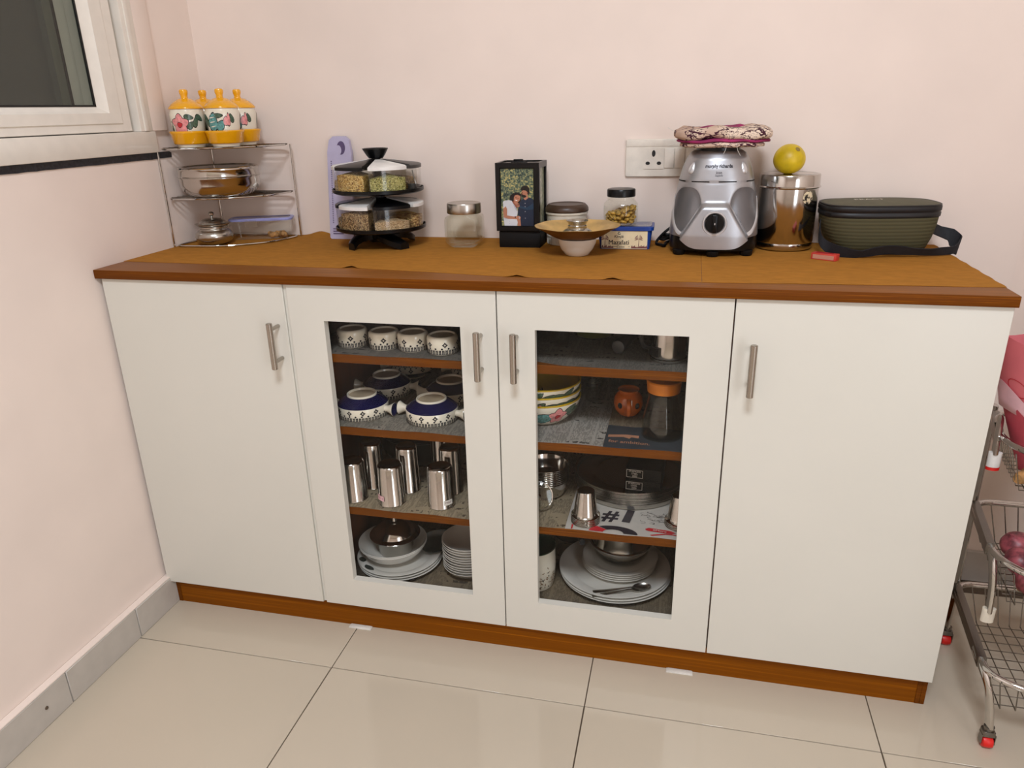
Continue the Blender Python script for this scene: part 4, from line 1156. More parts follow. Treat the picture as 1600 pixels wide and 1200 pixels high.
rr_ = [ring3(superell(0.078, 0.075, 3, 64), 0.010), ring3(superell(0.0945, 0.0875, 3, 64), 0.012), ring3(superell(0.0955, 0.0885, 3, 64), 0.030), ring3(superell(0.0950, 0.087, 3, 64), 0.043)]
b.rings(rr_); obj('base_skirt', b, 'black_plastic', t)
for x, y in ((-0.072, -0.062), (0.072, -0.062), (-0.06, 0.06), (0.06, 0.06), (0.0, -0.082)):
    b = B(); b.lathe([(0, 0.0), (0.011, 0.0), (0.0135, 0.003), (0.014, 0.0115), (0, 0.0115)], 20, (x, y, 0)); obj('foot', b, 'black_matte', t)
b = B(); b.lathe([(0, 0.216), (0.047, 0.216), (0.047, 0.222), (0.040, 0.2235), (0, 0.2235)], 40); obj('coupler_plate', b, 'black_plastic', t)
# knob
kz = 0.0715; ky = msurf(-PI / 2, kz)[1]
def knobpt(r, a, d): return (r * math.cos(a), ky - d + 0.05 * (r * math.sin(a)) * 0.0, kz + r * math.sin(a))
b = B(); b.rings([[knobpt(r, 2 * PI * k_ / 48, d) for k_ in range(48)] for r, d in ((0.0262, -0.004), (0.0262, 0.002), (0.0250, 0.0035), (0.0225, 0.0035), (0.0215, 0.001), (0.0215, -0.004))], True, True); obj('knob_ring', b, 'silver_bright', t)
b = B(); b.rings([[knobpt(r, 2 * PI * k_ / 48, d) for k_ in range(48)] for r, d in ((0.0205, -0.003), (0.0205, 0.004), (0.0185, 0.0065))], True, True)
b.box(-0.0048, 0.0048, ky - 0.0145, ky - 0.006, kz - 0.0185, kz + 0.0185, 0.0015); kn = obj('knob', b, 'black_plastic', t)
b = B(); b.box(-0.001, 0.001, ky - 0.0152, ky - 0.0146, kz - 0.001, kz + 0.003); obj('pointer', b, 'silver_bright', kn)
# smoky side panels with a bright rim below
def th_xz(x, z):
    lo, hi = -PI, 0.0
    for _ in range(36):
        m_ = (lo + hi) / 2
        if msurf(m_, z)[0] < x: lo = m_
        else: hi = m_
    return lo
def panel_pt(s_, r, a, eps):
    z = 0.0960 + 0.0475 * r * math.copysign(abs(math.sin(a)) ** 0.8, math.sin(a))
    x = 0.0585 + 0.0285 * r * math.copysign(abs(math.cos(a)) ** 0.8, math.cos(a))
    z = max(z, 0.044)
    x = max(x, 0.029 + max(0, 0.112 - z) * 0.62 if z < 0.118 else 0.02)
    amax = interp(MT, z)[0] - 0.0015
    x = min(x, amax)
    return msurf(th_xz(s_ * x, z), z, eps)
for s_ in (-1, 1):
    b = B(); na = 56
    rr_ = [[panel_pt(s_, r, 2 * PI * k_ / na, 0.0007) for k_ in range(na)] for r in (1.0, 0.86, 0.7, 0.5, 0.3, 0.12)]
    b.rings(rr_, False, True); obj('side_panel', b, 'silver_smoke', t, recalc=True)
    b = B(); a0, a1 = (PI * 1.02, PI * 2.12); n = 40
    rr_ = [[panel_pt(s_, r, a0 + (a1 - a0) * k_ / n, e) for r, e in ((0.99, 0.0009), (1.06, 0.0022), (1.16, 0.0022), (1.22, 0.0004))] for k_ in range(n + 1)]
    b.rings(rr_, False, False, closed=False); obj('panel_rim', b, 'silver_bright', t)
# dark slits at the waist, finger grips
def patch(b, th0, th1, za, zb_, eps, n=10, mat=0):
    lo = [b.v(msurf(th0 + (th1 - th0) * k_ / n, za(k_ / n), eps)) for k_ in range(n + 1)]; hi = [b.v(msurf(th0 + (th1 - th0) * k_ / n, zb_(k_ / n), eps)) for k_ in range(n + 1)]
    for k_ in range(n): b.f((lo[k_], lo[k_ + 1], hi[k_ + 1], hi[k_]), mat)
def th_of(x):
    """front angle whose surface point has this x (waist height)"""
    lo, hi = -PI, 0.0
    for _ in range(40):
        m_ = (lo + hi) / 2
        if msurf(m_, 0.155)[0] < x: lo = m_
        else: hi = m_
    return lo
b = B()
for x0, x1 in ((-0.0805, -0.066), (-0.053, -0.016), (0.003, 0.040), (0.061, 0.0805)): patch(b, th_of(x0), th_of(x1), lambda k_: 0.1538, lambda k_: 0.1562, 0.0006)
obj('waist_slit', b, 'black_matte', t, recalc=False)
for s_ in (-1, 1):
    b = B(); rr_ = []
    cth = th_of(s_ * 0.0605)
    for r, e in ((1.0, 0.0002), (0.8, 0.0022), (0.45, 0.0032)):
        rr_.append([msurf(cth + 0.115 * r * math.cos(a) * (1 - 0.35 * math.sin(a)), 0.182 + 0.0125 * r * math.sin(a) + 0.0, e) for a in [2 * PI * k_ / 24 for k_ in range(24)]])
    rr_.append([msurf(cth, 0.182, 0.0034)]); b.rings(rr_, False, False); obj('finger_grip', b, 'silver_bright', t)
b = B()
def mt(z0): return lambda u, v: msurf(-PI / 2 + u / 0.0745, z0 + v, 0.0007)
put_text(b, 'morphy richards', 0.0098, lambda u, v: msurf(th_of(u + 0.002), 0.1865 + v, 0.0007), bold=0.00035)
put_text(b, 'icon', 0.0082, lambda u, v: msurf(th_of(u + 0.003), 0.1735 + v, 0.0007), bold=0.0001)
put_text(b, 'Superb', 0.0060, lambda u, v: msurf(th_of(u + 0.003), 0.1678 + v, 0.0007))
obj('lettering', b, 'ink', t, recalc=False)
b = B(); put_text(b, '0 1 2 3', 0.005, lambda u, v: (u + 0.0, ky - 0.0005, kz - 0.0305 + v)); 

# folded cloth
t = thing('folded_cloth', 'folded cream and magenta printed cloth lying on top of the silver mixer base', 'cloth', (1.3160, 0.369, H + 0.2238), -0.03)
def pad(b, hx, hy, za, zb_, amp, ph, mat, n=56, m_=7, sag=0.0):
    rr_ = []
    for i in range(m_ + 1):
        f_ = i / m_; z = za + (zb_ - za) * f_; k_ = 1 - 0.10 * (2 * f_ - 1) ** 4
        ring = []
        for j in range(n):
            a = 2 * PI * j / n
            x = hx * k_ * math.copysign(abs(math.cos(a)) ** 0.75, math.cos(a)); y = hy * k_ * math.copysign(abs(math.sin(a)) ** 0.75, math.sin(a))
            wob = 1 + 0.03 * math.sin(3 * a + ph) + 0.02 * math.sin(7 * a + 2 * ph)
            ring.append((x * wob, y * wob, z + amp * math.sin(x * 42 + ph) * math.cos(y * 30 + ph) + amp * 0.5 * math.sin(x * 110 + y * 70 + ph) - sag * (abs(x) / hx) ** 2))
        rr_.append(ring)
    top = rr_[-1]
    for s_ in (0.7, 0.4): rr_.append([(x * s_, y * s_, zb_ + amp * math.sin(x * s_ * 42 + ph) * math.cos(y * s_ * 30 + ph) + amp * 0.8 * math.sin(x * s_ * 90 + ph) + 0.0015 - sag * (abs(x * s_) / hx) ** 2) for x, y, z in top])
    rr_.append([(0, 0, zb_ + 0.002)])
    b.rings(rr_, True, False, mat)
b = B(); pad(b, 0.088, 0.072, 0.0002, 0.010, 0.0018, 0.4, 0, sag=0.0015); obj('under_fold', b, 'cloth_cream', t)
b = B(); pad(b, 0.0965, 0.073, 0.0095, 0.0165, 0.002, 1.1, 0); o = obj('magenta_fold', b, 'cloth_magenta', t); 
b = B(); pad(b, 0.1005, 0.076, 0.0160, 0.0375, 0.0032, 2.1, 0); obj('top_fold', b, 'cloth_cream', t)
b = B(); pad(b, 0.070, 0.030, 0.0360, 0.0390, 0.0020, 3.3, 0); b2 = obj('magenta_hem', b, 'cloth_magenta', t)
b2.location = (-0.006, 0.038, 0.0)
for P_ in ([(-0.095, -0.03, 0.030), (-0.105, -0.035, 0.036), (-0.112, -0.033, 0.040)], [(-0.092, -0.04, 0.010), (-0.104, -0.047, 0.006), (-0.110, -0.046, 0.004)], [(0.012, -0.074, 0.008), (0.009, -0.076, -0.006), (0.006, -0.0755, -0.012)], [(0.030, -0.073, 0.008), (0.034, -0.076, -0.006), (0.040, -0.0755, -0.016)]):
    b = B(); b.tube(P_, 0.0004, 5); obj('loose_thread', b, 'white_paper', t)

# mixer cord with plug
t = thing('power_cord', 'black power cord coiled behind the mixer base and running up to the wall socket', 'cord', (0, 0, 0))
b = B()
def smooth(P_, n=6):
    P_ = [Vector(p) for p in P_]; out = []
    for i in range(len(P_) - 1):
        p0, p1, p2, p3 = P_[max(0, i - 1)], P_[i], P_[i + 1], P_[min(len(P_) - 1, i + 2)]
        for j in range(n):
            u = j / n; out.append(tuple(0.5 * ((2 * p1) + (p2 - p0) * u + (2 * p0 - 5 * p1 + 4 * p2 - p3) * u * u + (3 * p1 - p0 - 3 * p2 + p3) * u ** 3)))
    out.append(tuple(P_[-1])); return out
hz = H + 0.0042
loop = [(1.240, 0.452, H + 0.030), (1.232, 0.440, H + 0.046), (1.208, 0.425, H + 0.032), (1.190, 0.428, H + 0.012), (1.187, 0.415, hz), (1.198, 0.398, hz), (1.206, 0.388, hz), (1.2085, 0.420, hz + 0.001), (1.225, 0.470, hz + 0.002), (1.205, 0.465, hz + 0.006), (1.193, 0.440, hz + 0.008), (1.200, 0.420, hz + 0.0085), (1.207, 0.418, hz + 0.010), (1.222, 0.452, hz + 0.011), (1.204, 0.452, hz + 0.016), (1.200, 0.434, hz + 0.017), (1.226, 0.440, hz + 0.022), (1.245, 0.472, H + 0.06), (1.255, 0.477, H + 0.12), (1.2575, 0.479, H + 0.162)]
b.tube(smooth(loop), 0.0034, 8); obj('cable', b, 'black_matte', t)
b = B(); b.tube([(1.2545, 0.474, H + 0.148), (1.2600, 0.473, H + 0.172), (1.268, 0.469, H + 0.186)], 0.006, 12); b.box(1.262, 1.290, 0.446, 0.4755, H + 0.176, H + 0.204, 0.004); obj('plug', b, 'black_matte', t)

# switchboard on the wall
t = thing('wall_socket', 'cream wall switchboard plate with three-pin socket and rocker switches, left of the mixer', 'socket', (1.2105, D, 1.0765))
b = B(); b.rings([[(x, y, z) for x, z in rrect(hx, hz_, r)] for hx, hz_, r, y in ((0.107, 0.0425, 0.004, 0), (0.107, 0.0425, 0.004, -0.006), (0.1055, 0.041, 0.004, -0.0085))]); obj('plate', b, 'switch_white', t, sharp=30)
b = B(); b.box(-0.1055, 0.1055, -0.0098, -0.0083, 0.026, 0.041, 0.0006); obj('top_flap', b, 'switch_white', t)
b = B(); b.rings([[(x - 0.0415, y, z - 0.001) for x, z in rrect(0.0235, 0.0235, 0.002)] for y in (-0.0085, -0.0102)]); so = obj('socket_module', b, 'switch_white', t)
b = B()
for x, z, w, h_ in ((-0.0415, 0.0105, 0.0042, 0.0075), (-0.0545, -0.0115, 0.0052, 0.004), (-0.0285, -0.0115, 0.0052, 0.004)):
    b.fan([(x + w * math.cos(a), -0.01035, z + h_ * math.sin(a)) for a in [2 * PI * k_ / 16 for k_ in range(16)]])
obj('pin_holes', b, 'gasket', so, recalc=False)
for k_ in range(2):
    x0 = -0.0165 + k_ * 0.0237
    b = B(); b.box(x0, x0 + 0.0225, -0.0118, -0.0085, -0.0225, 0.0215, 0.0012); obj('switch', b, 'switch_white', t)
b = B(); b.box(0.033, 0.090, -0.0102, -0.0085, -0.0245, 0.0225, 0.0008); so2 = obj('socket_module', b, 'switch_white', t)

# steel flour bin and sweet lime
BX, BY = 1.4690, 0.4140
t = thing('steel_bin', 'tall round stainless steel bin with lid and round sticker, between mixer and lunch bag', 'bin', (BX, BY, H)); t.scale = (0.955, 0.955, 1)
b = B(); b.lathe([(0, 0), (0.058, 0), (0.0625, 0.003), (0.0645, 0.014), (0.0635, 0.0165), (0.0650, 0.019), (0.0655, 0.133), (0, 0.133)], 64); obj('body', b, 'steel', t)
b = B(); b.lathe([(0, 0.1333), (0.0665, 0.1333), (0.0695, 0.1345), (0.0700, 0.136), (0.0675, 0.1385), (0.0670, 0.160), (0.0655, 0.1625), (0.060, 0.163), (0.057, 0.162), (0, 0.162)], 64); obj('lid', b, 'steel', t)
def bin_print():
    m, nt, p = nmat('sticker_print'); v, x, y, z = coords(nt)
    nt.links.new(ramp(nt, noise(nt, v, 150, 3), ((0.42, (30, 24, 20)), (0.5, (214, 196, 160)), (0.6, (226, 210, 176)))), p.inputs['Base Color']); return m
MAT['sticker_print'] = bin_print()
fn = lambda th, z: (0.0658 * math.cos(th), 0.0658 * math.sin(th), z)
b = B(); c_ = -PI / 2 + 0.60
rr_ = [[fn(c_ + r * 0.0135 / 0.0655 * math.cos(a), 0.116 + 0.0140 * r * math.sin(a)) for a in [2 * PI * k_ / 24 for k_ in range(24)]] for r in (1, 0.5)] + [[fn(c_, 0.116)]]
b.rings(rr_, False, False); obj('sticker', b, 'sticker_print', t)
t = thing('sweet_lime', 'round yellow sweet lime resting on the lid of the steel bin', 'fruit', (1.4640, 0.4125, H + 0.1622))
b = B(); R0 = 0.0336
pr = [(R0 * math.sin(PI * k_ / 24) * (1 + 0.02 * math.sin(PI * k_ / 12)), R0 * 0.94 - R0 * math.cos(PI * k_ / 24) * 0.94) for k_ in range(25)]; pr[0] = (0, pr[0][1]); pr[-1] = (0, pr[-1][1])
b.lathe(pr, 40); b2 = obj('fruit_body', b, 'lime_skin', t); b2.location.z = -0.001
b = B(); b.lathe([(0, 0), (0.0055, 0.0002), (0.004, 0.0014), (0, 0.0018)], 12); o = obj('stalk_scar', b, 'stalk', t); 
dv = Vector((0.38, -0.62, 0.62)).normalized(); o.location = Vector((0, 0, R0 * 0.94 - 0.001)) + dv * (R0 * 0.965); o.rotation_euler = dv.to_track_quat('Z', 'Y').to_euler()

# lunch bag
t = thing('lunch_bag', 'olive ribbed insulated lunch bag with black zip band and webbing strap', 'bag', (1.653, 0.392, H), 0.13)
L_, W_ = 0.1175, 0.074
def bagring(sx, sy, z, ox=0.0, n=72): return [(x, y, z) for x, y in superell(L_ * sx, W_ * sy, 3.2, n, ox, 0)]
b = B(); b.rings([bagring(0.70, 0.60, 0.0003, 0.004), bagring(0.76, 0.74, 0.002, 0.004), bagring(0.83, 0.86, 0.014, 0.003), bagring(0.90, 0.95, 0.035, 0.002), bagring(0.965, 0.99, 0.060), bagring(0.985, 0.985, 0.079)], True, True); obj('body', b, 'olive_ribbed', t, sharp=60)
b = B(); b.rings([bagring(0.985, 0.98, 0.0785), bagring(1.005, 1.0, 0.080), bagring(1.008, 1.005, 0.0875), bagring(0.995, 0.99, 0.0885), bagring(0.995, 0.99, 0.0905), bagring(1.01, 1.005, 0.0915), bagring(1.012, 1.008, 0.0995), bagring(1.0, 1.0, 0.1015)], True, True); obj('zip_band', b, 'zip_black', t, sharp=60)
b = B(); b.rings([bagring(1.0, 0.998, 0.1012), bagring(1.006, 1.003, 0.1035), bagring(0.985, 0.98, 0.1050), bagring(0.97, 0.96, 0.1042)], False, False); obj('piping', b, 'zip_black', t)
b = B(); b.rings([bagring(0.975, 0.965, 0.1042), bagring(0.8, 0.8, 0.107), bagring(0.45, 0.45, 0.1095), bagring(0.15, 0.15, 0.1100)], True, True); obj('top_panel', b, 'olive_cloth', t, sharp=60)
b = B(); put_text(b, 'PRACT', 0.020, lambda u, v: (-0.022 + u, -0.002 + v, 0.1103), bold=0.0001); obj('lettering', b, 'cream_plastic', t, recalc=False)
def ribbon(name, path, width_vecs, mat, par, th=0.0012):
    bb_ = B(); rr2 = []
    P_ = [Vector(p) for p in path]
    for i, (p, w) in enumerate(zip(P_, width_vecs)):
        tdir = (P_[min(i + 1, len(P_) - 1)] - P_[max(i - 1, 0)]).normalized(); w = Vector(w); nrm = tdir.cross(w).normalized() * th
        rr2.append([tuple(p - w + nrm), tuple(p + w + nrm), tuple(p + w - nrm), tuple(p - w - nrm)])
    bb_.rings(rr2); return obj(name, bb_, mat, par, sharp=70)
# right loop of the strap, from the end of the bag out and back under it
pr_ = [(0.118, 0.010, 0.052), (0.128, 0.008, 0.045), (0.140, -0.002, 0.037), (0.152, -0.014, 0.030), (0.160, -0.030, 0.021), (0.154, -0.045, 0.016), (0.140, -0.056, 0.011), (0.120, -0.066, 0.010), (0.095, -0.074, 0.010), (0.06, -0.080, 0.012), (0.03, -0.083, 0.015), (0.00, -0.086, 0.017), (-0.03, -0.089, 0.014), (-0.06, -0.088, 0.009), (-0.09, -0.080, 0.010), (-0.114, -0.069, 0.016), (-0.128, -0.053, 0.024), (-0.132, -0.036, 0.034), (-0.130, -0.020, 0.046), (-0.126, -0.006, 0.058)]
pr_ = [(x * 0.94 + (0.012 * min(1, (x - 0.118) / 0.02) if x > 0.118 else 0), y, z) for x, y, z in pr_]
wv_ = []
for i, p in enumerate(pr_):
    f_ = i / (len(pr_) - 1)
    hw = 0.0125
    if i < 3: wv_.append((-0.003, 0.013, 0.0125))
    elif i < 6: wv_.append((0.005, 0.005, 0.0165))
    elif i < 8: wv_.append((0.0, -0.002, 0.0085))
    elif i < 14: wv_.append((0.0, -0.004, 0.0095 if 9 < i < 13 else 0.0075))
    elif i < 16: wv_.append((0.001, -0.004, 0.0120))
    else: wv_.append((0.002, 0.007, 0.0110))
pr2 = smooth(pr_, 5); n_ = len(pr_); wv2 = []
for j in range(len(pr2)):
    u = j / 5; i = min(int(u), n_ - 2); k_ = u - i; wv2.append(tuple(a * (1 - k_) + c * k_ for a, c in zip(wv_[i], wv_[i + 1])))
ribbon('strap', pr2, wv2, 'webbing', t)

# match box
t = thing('match_box', 'small red match box lying at the front edge of the lunch bag', 'box', (1.5385, 0.2765, H), -0.55)
b = B(); b.box(-0.026, 0.026, -0.0095, 0.0095, 0.0, 0.0135, 0.0008); obj('sleeve', b, 'red_card', t)
def striker():
    m, nt, p = nmat('striker'); v, x, y, z = coords(nt)
    chk = ((x / 0.0022).fr() > 0.5).m('ADD', (z / 0.0022).fr() > 0.5).m('MODULO', 2.0)
    nt.links.new(mixc(nt, chk, (216, 176, 150), (156, 58, 46)), p.inputs['Base Color']); return m
MAT['striker'] = striker()
b = B(); b.fan([(-0.022, -0.0098, 0.002), (0.022, -0.0098, 0.002), (0.022, -0.0098, 0.0105), (-0.022, -0.0098, 0.0105)]); obj('striking_strip', b, 'striker', t, recalc=False)
b = B(); b.fan([(-0.019, -0.005, 0.01375), (0.017, -0.005, 0.01375), (0.017, 0.005, 0.01375), (-0.019, 0.005, 0.01375)]); obj('top_print', b, 'red_paint', t, recalc=False)
# ------------------------------------------------------------------ crockery inside the cabinet
Z1, Z2, Z3, Z4 = [z + 0.0022 for z in (0.7065, 0.536, 0.3315, 0.0885)]
NAVY = ('navy_paint',)
def blue_print(fn, R, zf0, zf1, zdot, zstar, rs, nbar, nstar, up=1.0, ph=0.0):
    """fence, dots and eight-petalled stars round a bowl wall; up=-1 turns it over"""
    b = B()
    zz_ = lambda z: z
    for k_ in range(nbar):
        th = 2 * PI * k_ / nbar; w = 2 * PI / nbar
        for o_ in (0.02, 0.44):
            b.fan([fn(th + w * o_, zf0), fn(th + w * (o_ + 0.28), zf0), fn(th + w * (o_ + 0.28), zf1), fn(th + w * o_, zf1)])
        zm = (zf0 + zf1) / 2 + (zf1 - zf0) * 0.12
        b.fan([fn(th + w * 0.24, zm), fn(th + w * 0.44, zm), fn(th + w * 0.44, zm + (zf1 - zf0) * 0.14), fn(th + w * 0.24, zm + (zf1 - zf0) * 0.14)])
    nd = nbar // 2
    for k_ in range(nd):
        th = 2 * PI * (k_ + 0.5) / nd; r = 0.0023
        b.fan([fn(th + r * math.cos(a) / R, zdot + r * 0.9 * math.sin(a)) for a in [2 * PI * j / 8 for j in range(8)]])
    s_ = (zf1 - zf0) / abs(zf1 - zf0)
    b.fan([fn(2 * PI * k_ / 48, zf0 - 0.0012 * s_) for k_ in range(48)]) if False else None
    for k_ in range(48):
        a0, a1 = 2 * PI * k_ / 48, 2 * PI * (k_ + 1) / 48
        b.fan([fn(a0, zf0 - 0.0010 * s_), fn(a1, zf0 - 0.0010 * s_), fn(a1, zf0), fn(a0, zf0)])
    for k_ in range(nstar):
        th = ph + 2 * PI * k_ / nstar
        for j in range(8):
            a = 2 * PI * j / 8; L_ = rs if j % 2 == 0 else rs * 0.72; wd = rs * 0.27
            q = []
            for u, w in ((0.22, 0), (0.62, 1), (1.0, 0), (0.62, -1)):
                x = u * L_ * math.cos(a) - w * wd * math.sin(a); y = u * L_ * math.sin(a) + w * wd * math.cos(a)
                q.append(fn(th + x / R, zstar + y))
            b.fan(q)
    return b

# top shelf: four inverted ramekin bowls
def ramekin(loc, rz, label):
    r = thing('ramekin', label, 'bowl', loc, rz, 'inverted printed bowls on the top shelf')
    b = B(); b.lathe([(0.0, 0.031), (0.0295, 0.030), (0.0305, 0.0), (0.0328, 0.0), (0.0335, 0.001), (0.0338, 0.0285), (0.0332, 0.0335), (0.0314, 0.0366), (0.0292, 0.0380), (0.0270, 0.0380), (0.0258, 0.0345), (0, 0.0340)], 56, mats=[0] * 10 + [1]); obj('body', b, ('cream_glaze', 'bisque'), r, sharp=50)
    fn, _ = wrap([(0.0335, 0.001), (0.0338, 0.0285)], 0.00025)
    obj('blue_pattern', blue_print(fn, 0.0337, 0.0022, 0.0115, 0.0141, 0.0222, 0.0066, 30, 6, 1, -PI / 2 + 0.30), NAVY, r, recalc=False)
    return r
rk = ramekin((0.545, 0.091, Z1), 0.0, 'inverted blue-printed bowl on the top shelf, leftmost of four')
for (x, y), rz, lb in (((0.6215, 0.087), 0.05, 'inverted blue-printed bowl on the top shelf, second from left'), ((0.6895, 0.085), 0.5, 'inverted blue-printed bowl on the top shelf, third from left'), ((0.7605, 0.074), 0.16, 'inverted blue-printed bowl on the top shelf, rightmost of four')):
    dup(rk, (x, y, Z1), rz, lb)

# second shelf: two-handled soup bowls
def soup_bowl(loc, label):
    r = thing('soup_bowl', label, 'bowl', loc, 0.0, 'blue and cream soup bowls with horn handles')
    b = B(); b.lathe([(0.0, 0.041), (0.030, 0.040), (0.052, 0.026), (0.0560, 0.012), (0.0565, 0.0), (0.0585, 0.0), (0.0592, 0.001), (0.0594, 0.0265), (0.0585, 0.0285)], 64); 
    b.lathe([(0.0345, 0.0462), (0.0342, 0.0495), (0.0325, 0.0505), (0.0312, 0.0500), (0.0302, 0.0455), (0, 0.0450)], 64, mats=[0, 0, 0, 0, 1])
    obj('body', b, ('cream_glaze', 'bisque'), r, sharp=50)
    b = B(); b.lathe([(0.0585, 0.0285), (0.0560, 0.0305), (0.0450, 0.0395), (0.0350, 0.0455), (0.0345, 0.0462)], 64); obj('blue_shoulder', b, 'blue_glaze', r)
    fn, _ = wrap([(0.0592, 0.001), (0.0594, 0.0265)], 0.0003)
    obj('blue_pattern', blue_print(fn, 0.0594, 0.0022, 0.0102, 0.0128, 0.0204, 0.0066, 52, 12), NAVY, r, recalc=False)
    for s_ in (-1, 1):
        b = B(); rr2 = []
        for u, rad_ in ((0.054, 0.0085), (0.061, 0.0075), (0.066, 0.0078), (0.072, 0.0105), (0.0805, 0.0155), (0.0815, 0.0152)):
            rr2.append([(s_ * u, rad_ * 0.95 * math.cos(a), 0.0175 + 0.000 + rad_ * math.sin(a)) for a in [2 * PI * k_ / 20 for k_ in range(20)]])
        b.rings(rr2, True, False); h_ = obj('handle', b, 'cream_glaze', r)
        b = B(); rr2 = [[(s_ * u, rad_ * 0.95 * math.cos(a), 0.0175 + rad_ * math.sin(a)) for a in [2 * PI * k_ / 20 for k_ in range(20)]] for u, rad_ in ((0.0814, 0.0152), (0.0805, 0.0138), (0.074, 0.006))]
        b.rings(rr2, False, True); obj('handle_mouth', b, 'blue_glaze', h_)
    return r
sb = soup_bowl((0.5475, 0.103, Z2), 'inverted blue soup bowl on the second shelf, front left'); sb.rotation_euler = (0, 0, -0.12)
dup(sb, (0.7165, 0.1015, Z2), -0.08, 'inverted blue soup bowl on the second shelf, front right')
dup(sb, (0.553, 0.238, Z2), 0.10, 'inverted blue soup bowl on the second shelf, second row left')
dup(sb, (0.722, 0.226, Z2), 0.16, 'inverted blue soup bowl on the second shelf, second row right')
dup(sb, (0.571, 0.368, Z2 + 0.0508), None, 'blue soup bowl standing upright in the back row, left', rot=(PI, 0, 0.3))
dup(sb, (0.740, 0.362, Z2 + 0.0508), None, 'blue soup bowl standing upright in the back row, right', rot=(PI, 0, 0.1))

# third shelf: inverted steel tumblers, black pan behind
def tumbler(loc, label, rb, rt, h):
    r = thing('steel_tumbler', label, 'tumbler', loc, 0, 'inverted steel tumblers on the third shelf')
    b = B(); b.lathe([(0, h - 0.004), (rt - 0.003, h - 0.004), (rb - 0.0016, 0.0), (rb - 0.0006, -0.0), (rb, 0.0012), (rb - 0.0012, 0.0028), (rt + 0.0006, h - 0.006), (rt - 0.0008, h - 0.0015), (rt - 0.003, h), (rt - 0.0055, h - 0.0012), (0, h - 0.0016)], 48); obj('body', b, 'steel', r, sharp=60); return r
tb = tumbler((0.5205, 0.066, Z3), 'inverted steel tumbler at the front left, partly behind the door frame', 0.0325, 0.0285, 0.098)
t2 = dup(tb, (0.617, 0.064, Z3), 0, 'inverted steel tumbler with a pink price sticker, front middle')
t3 = dup(tb, (0.7355, 0.074, Z3), 0, 'inverted steel tumbler with a white price sticker, front right')
tt = tumbler((0.541, 0.134, Z3), 'taller inverted steel tumbler in the second row, left', 0.029, 0.0250, 0.116)
dup(tt, (0.634, 0.130, Z3), 0, 'taller inverted steel tumbler in the second row, middle')
dup(tt, (0.7385, 0.142, Z3), 0, 'taller inverted steel tumbler in the second row, right')
dup(tt, (0.690, 0.215, Z3), 0, 'taller inverted steel tumbler at the back, between the middle and right ones')
def sticker(par, c_, z, w, h_, mat, txt):
    fn = lambda th, zz_: ((0.0325 - 0.0410 * zz_ + 0.0006) * math.cos(th), (0.0325 - 0.0410 * zz_ + 0.0006) * math.sin(th), zz_)
    b = B(); n = 6
    for k_ in range(n):
        a0, a1 = c_ + (k_ / n - 0.5) * w / 0.029, c_ + ((k_ + 1) / n - 0.5) * w / 0.029
        b.fan([fn(a0, z), fn(a1, z), fn(a1, z + h_), fn(a0, z + h_)])
    s_ = obj('price_sticker', b, mat, par, recalc=False)
    b = B(); fn2 = lambda u, v: (lambda p: (p[0] * 1.006, p[1] * 1.006, p[2]))(fn(c_ + u / 0.029, z + h_ / 2 + v)); put_text(b, txt, h_ * 0.62, fn2); obj('price_print', b, 'maroon_ink', s_, recalc=False)
sticker(t2, -PI / 2 - 0.62, 0.0145, 0.023, 0.0125, 'pink_ribbon', '45511')
sticker(t3, -PI / 2 + 0.85, 0.011, 0.020, 0.012, 'white_paper', 'MRP')
t = thing('black_pan', 'large black round pan standing behind the steel tumblers', 'pan', (0.605, 0.318, Z3), 0.0)
b = B(); b.lathe([(0, 0), (0.07, 0), (0.09, 0.008), (0.108, 0.04), (0.113, 0.078), (0.1155, 0.080), (0.1145, 0.082), (0.110, 0.079), (0.105, 0.042), (0.088, 0.012), (0, 0.004)], 56); obj('body', b, 'black_plastic', t)
b = B(); b.lathe([(0, 0.100), (0.012, 0.100), (0.03, 0.098), (0.085, 0.090), (0.112, 0.0825), (0.112, 0.0815), (0, 0.088)], 56); obj('lid', b, 'black_plastic', t)
b = B(); b.lathe([(0, 0.1003), (0.010, 0.1003), (0.012, 0.112), (0.015, 0.118), (0.010, 0.121), (0, 0.121)], 24); obj('lid_knob', b, 'black_matte', t)

# cabinet bottom, left: dinner plates, serving bowls, lidded pot, leaf dish, small bowls
def plate_prof(r, h, foot):
    return [(0, 0.0015), (foot - 0.003, 0.0015), (foot - 0.002, 0), (foot, 0), (foot + 0.002, 0.002), (r * 0.74, 0.0042), (r - 0.001, h - 0.0012), (r, h), (r - 0.0016, h + 0.0004), (r * 0.74, 0.0068), (r * 0.70, 0.0052), (0, 0.0048)]
def plate(loc, r, label, group, h=0.0155):
    b = B(); b.lathe(plate_prof(r, h, r * 0.55), 64)
    return tag(obj('dinner_plate', b, 'plate_white', None, loc), label, 'plate', group)
G = 'white dinner plates on the cabinet bottom, left'
pc = (0.578, 0.172)
p0 = plate((*pc, Z4), 0.108, 'white dinner plate, lowest of the three on the cabinet bottom left', G)
p1 = dup(p0, (pc[0] - 0.002, pc[1], Z4 + 0.0062), 0, 'white dinner plate, middle of the three on the cabinet bottom left')
p2 = dup(p0, (pc[0] - 0.003, pc[1] + 0.001, Z4 + 0.0124), 0, 'white dinner plate with dark leaf print, topmost of the three on the cabinet bottom left')
def on_plate(r_, a):
    z = 0.0054 if r_ < 0.0756 else 0.0070 + (r_ - 0.08) / 0.027 * 0.0088
    return (r_ * math.cos(a), r_ * math.sin(a), z + 0.0006)
b = B()
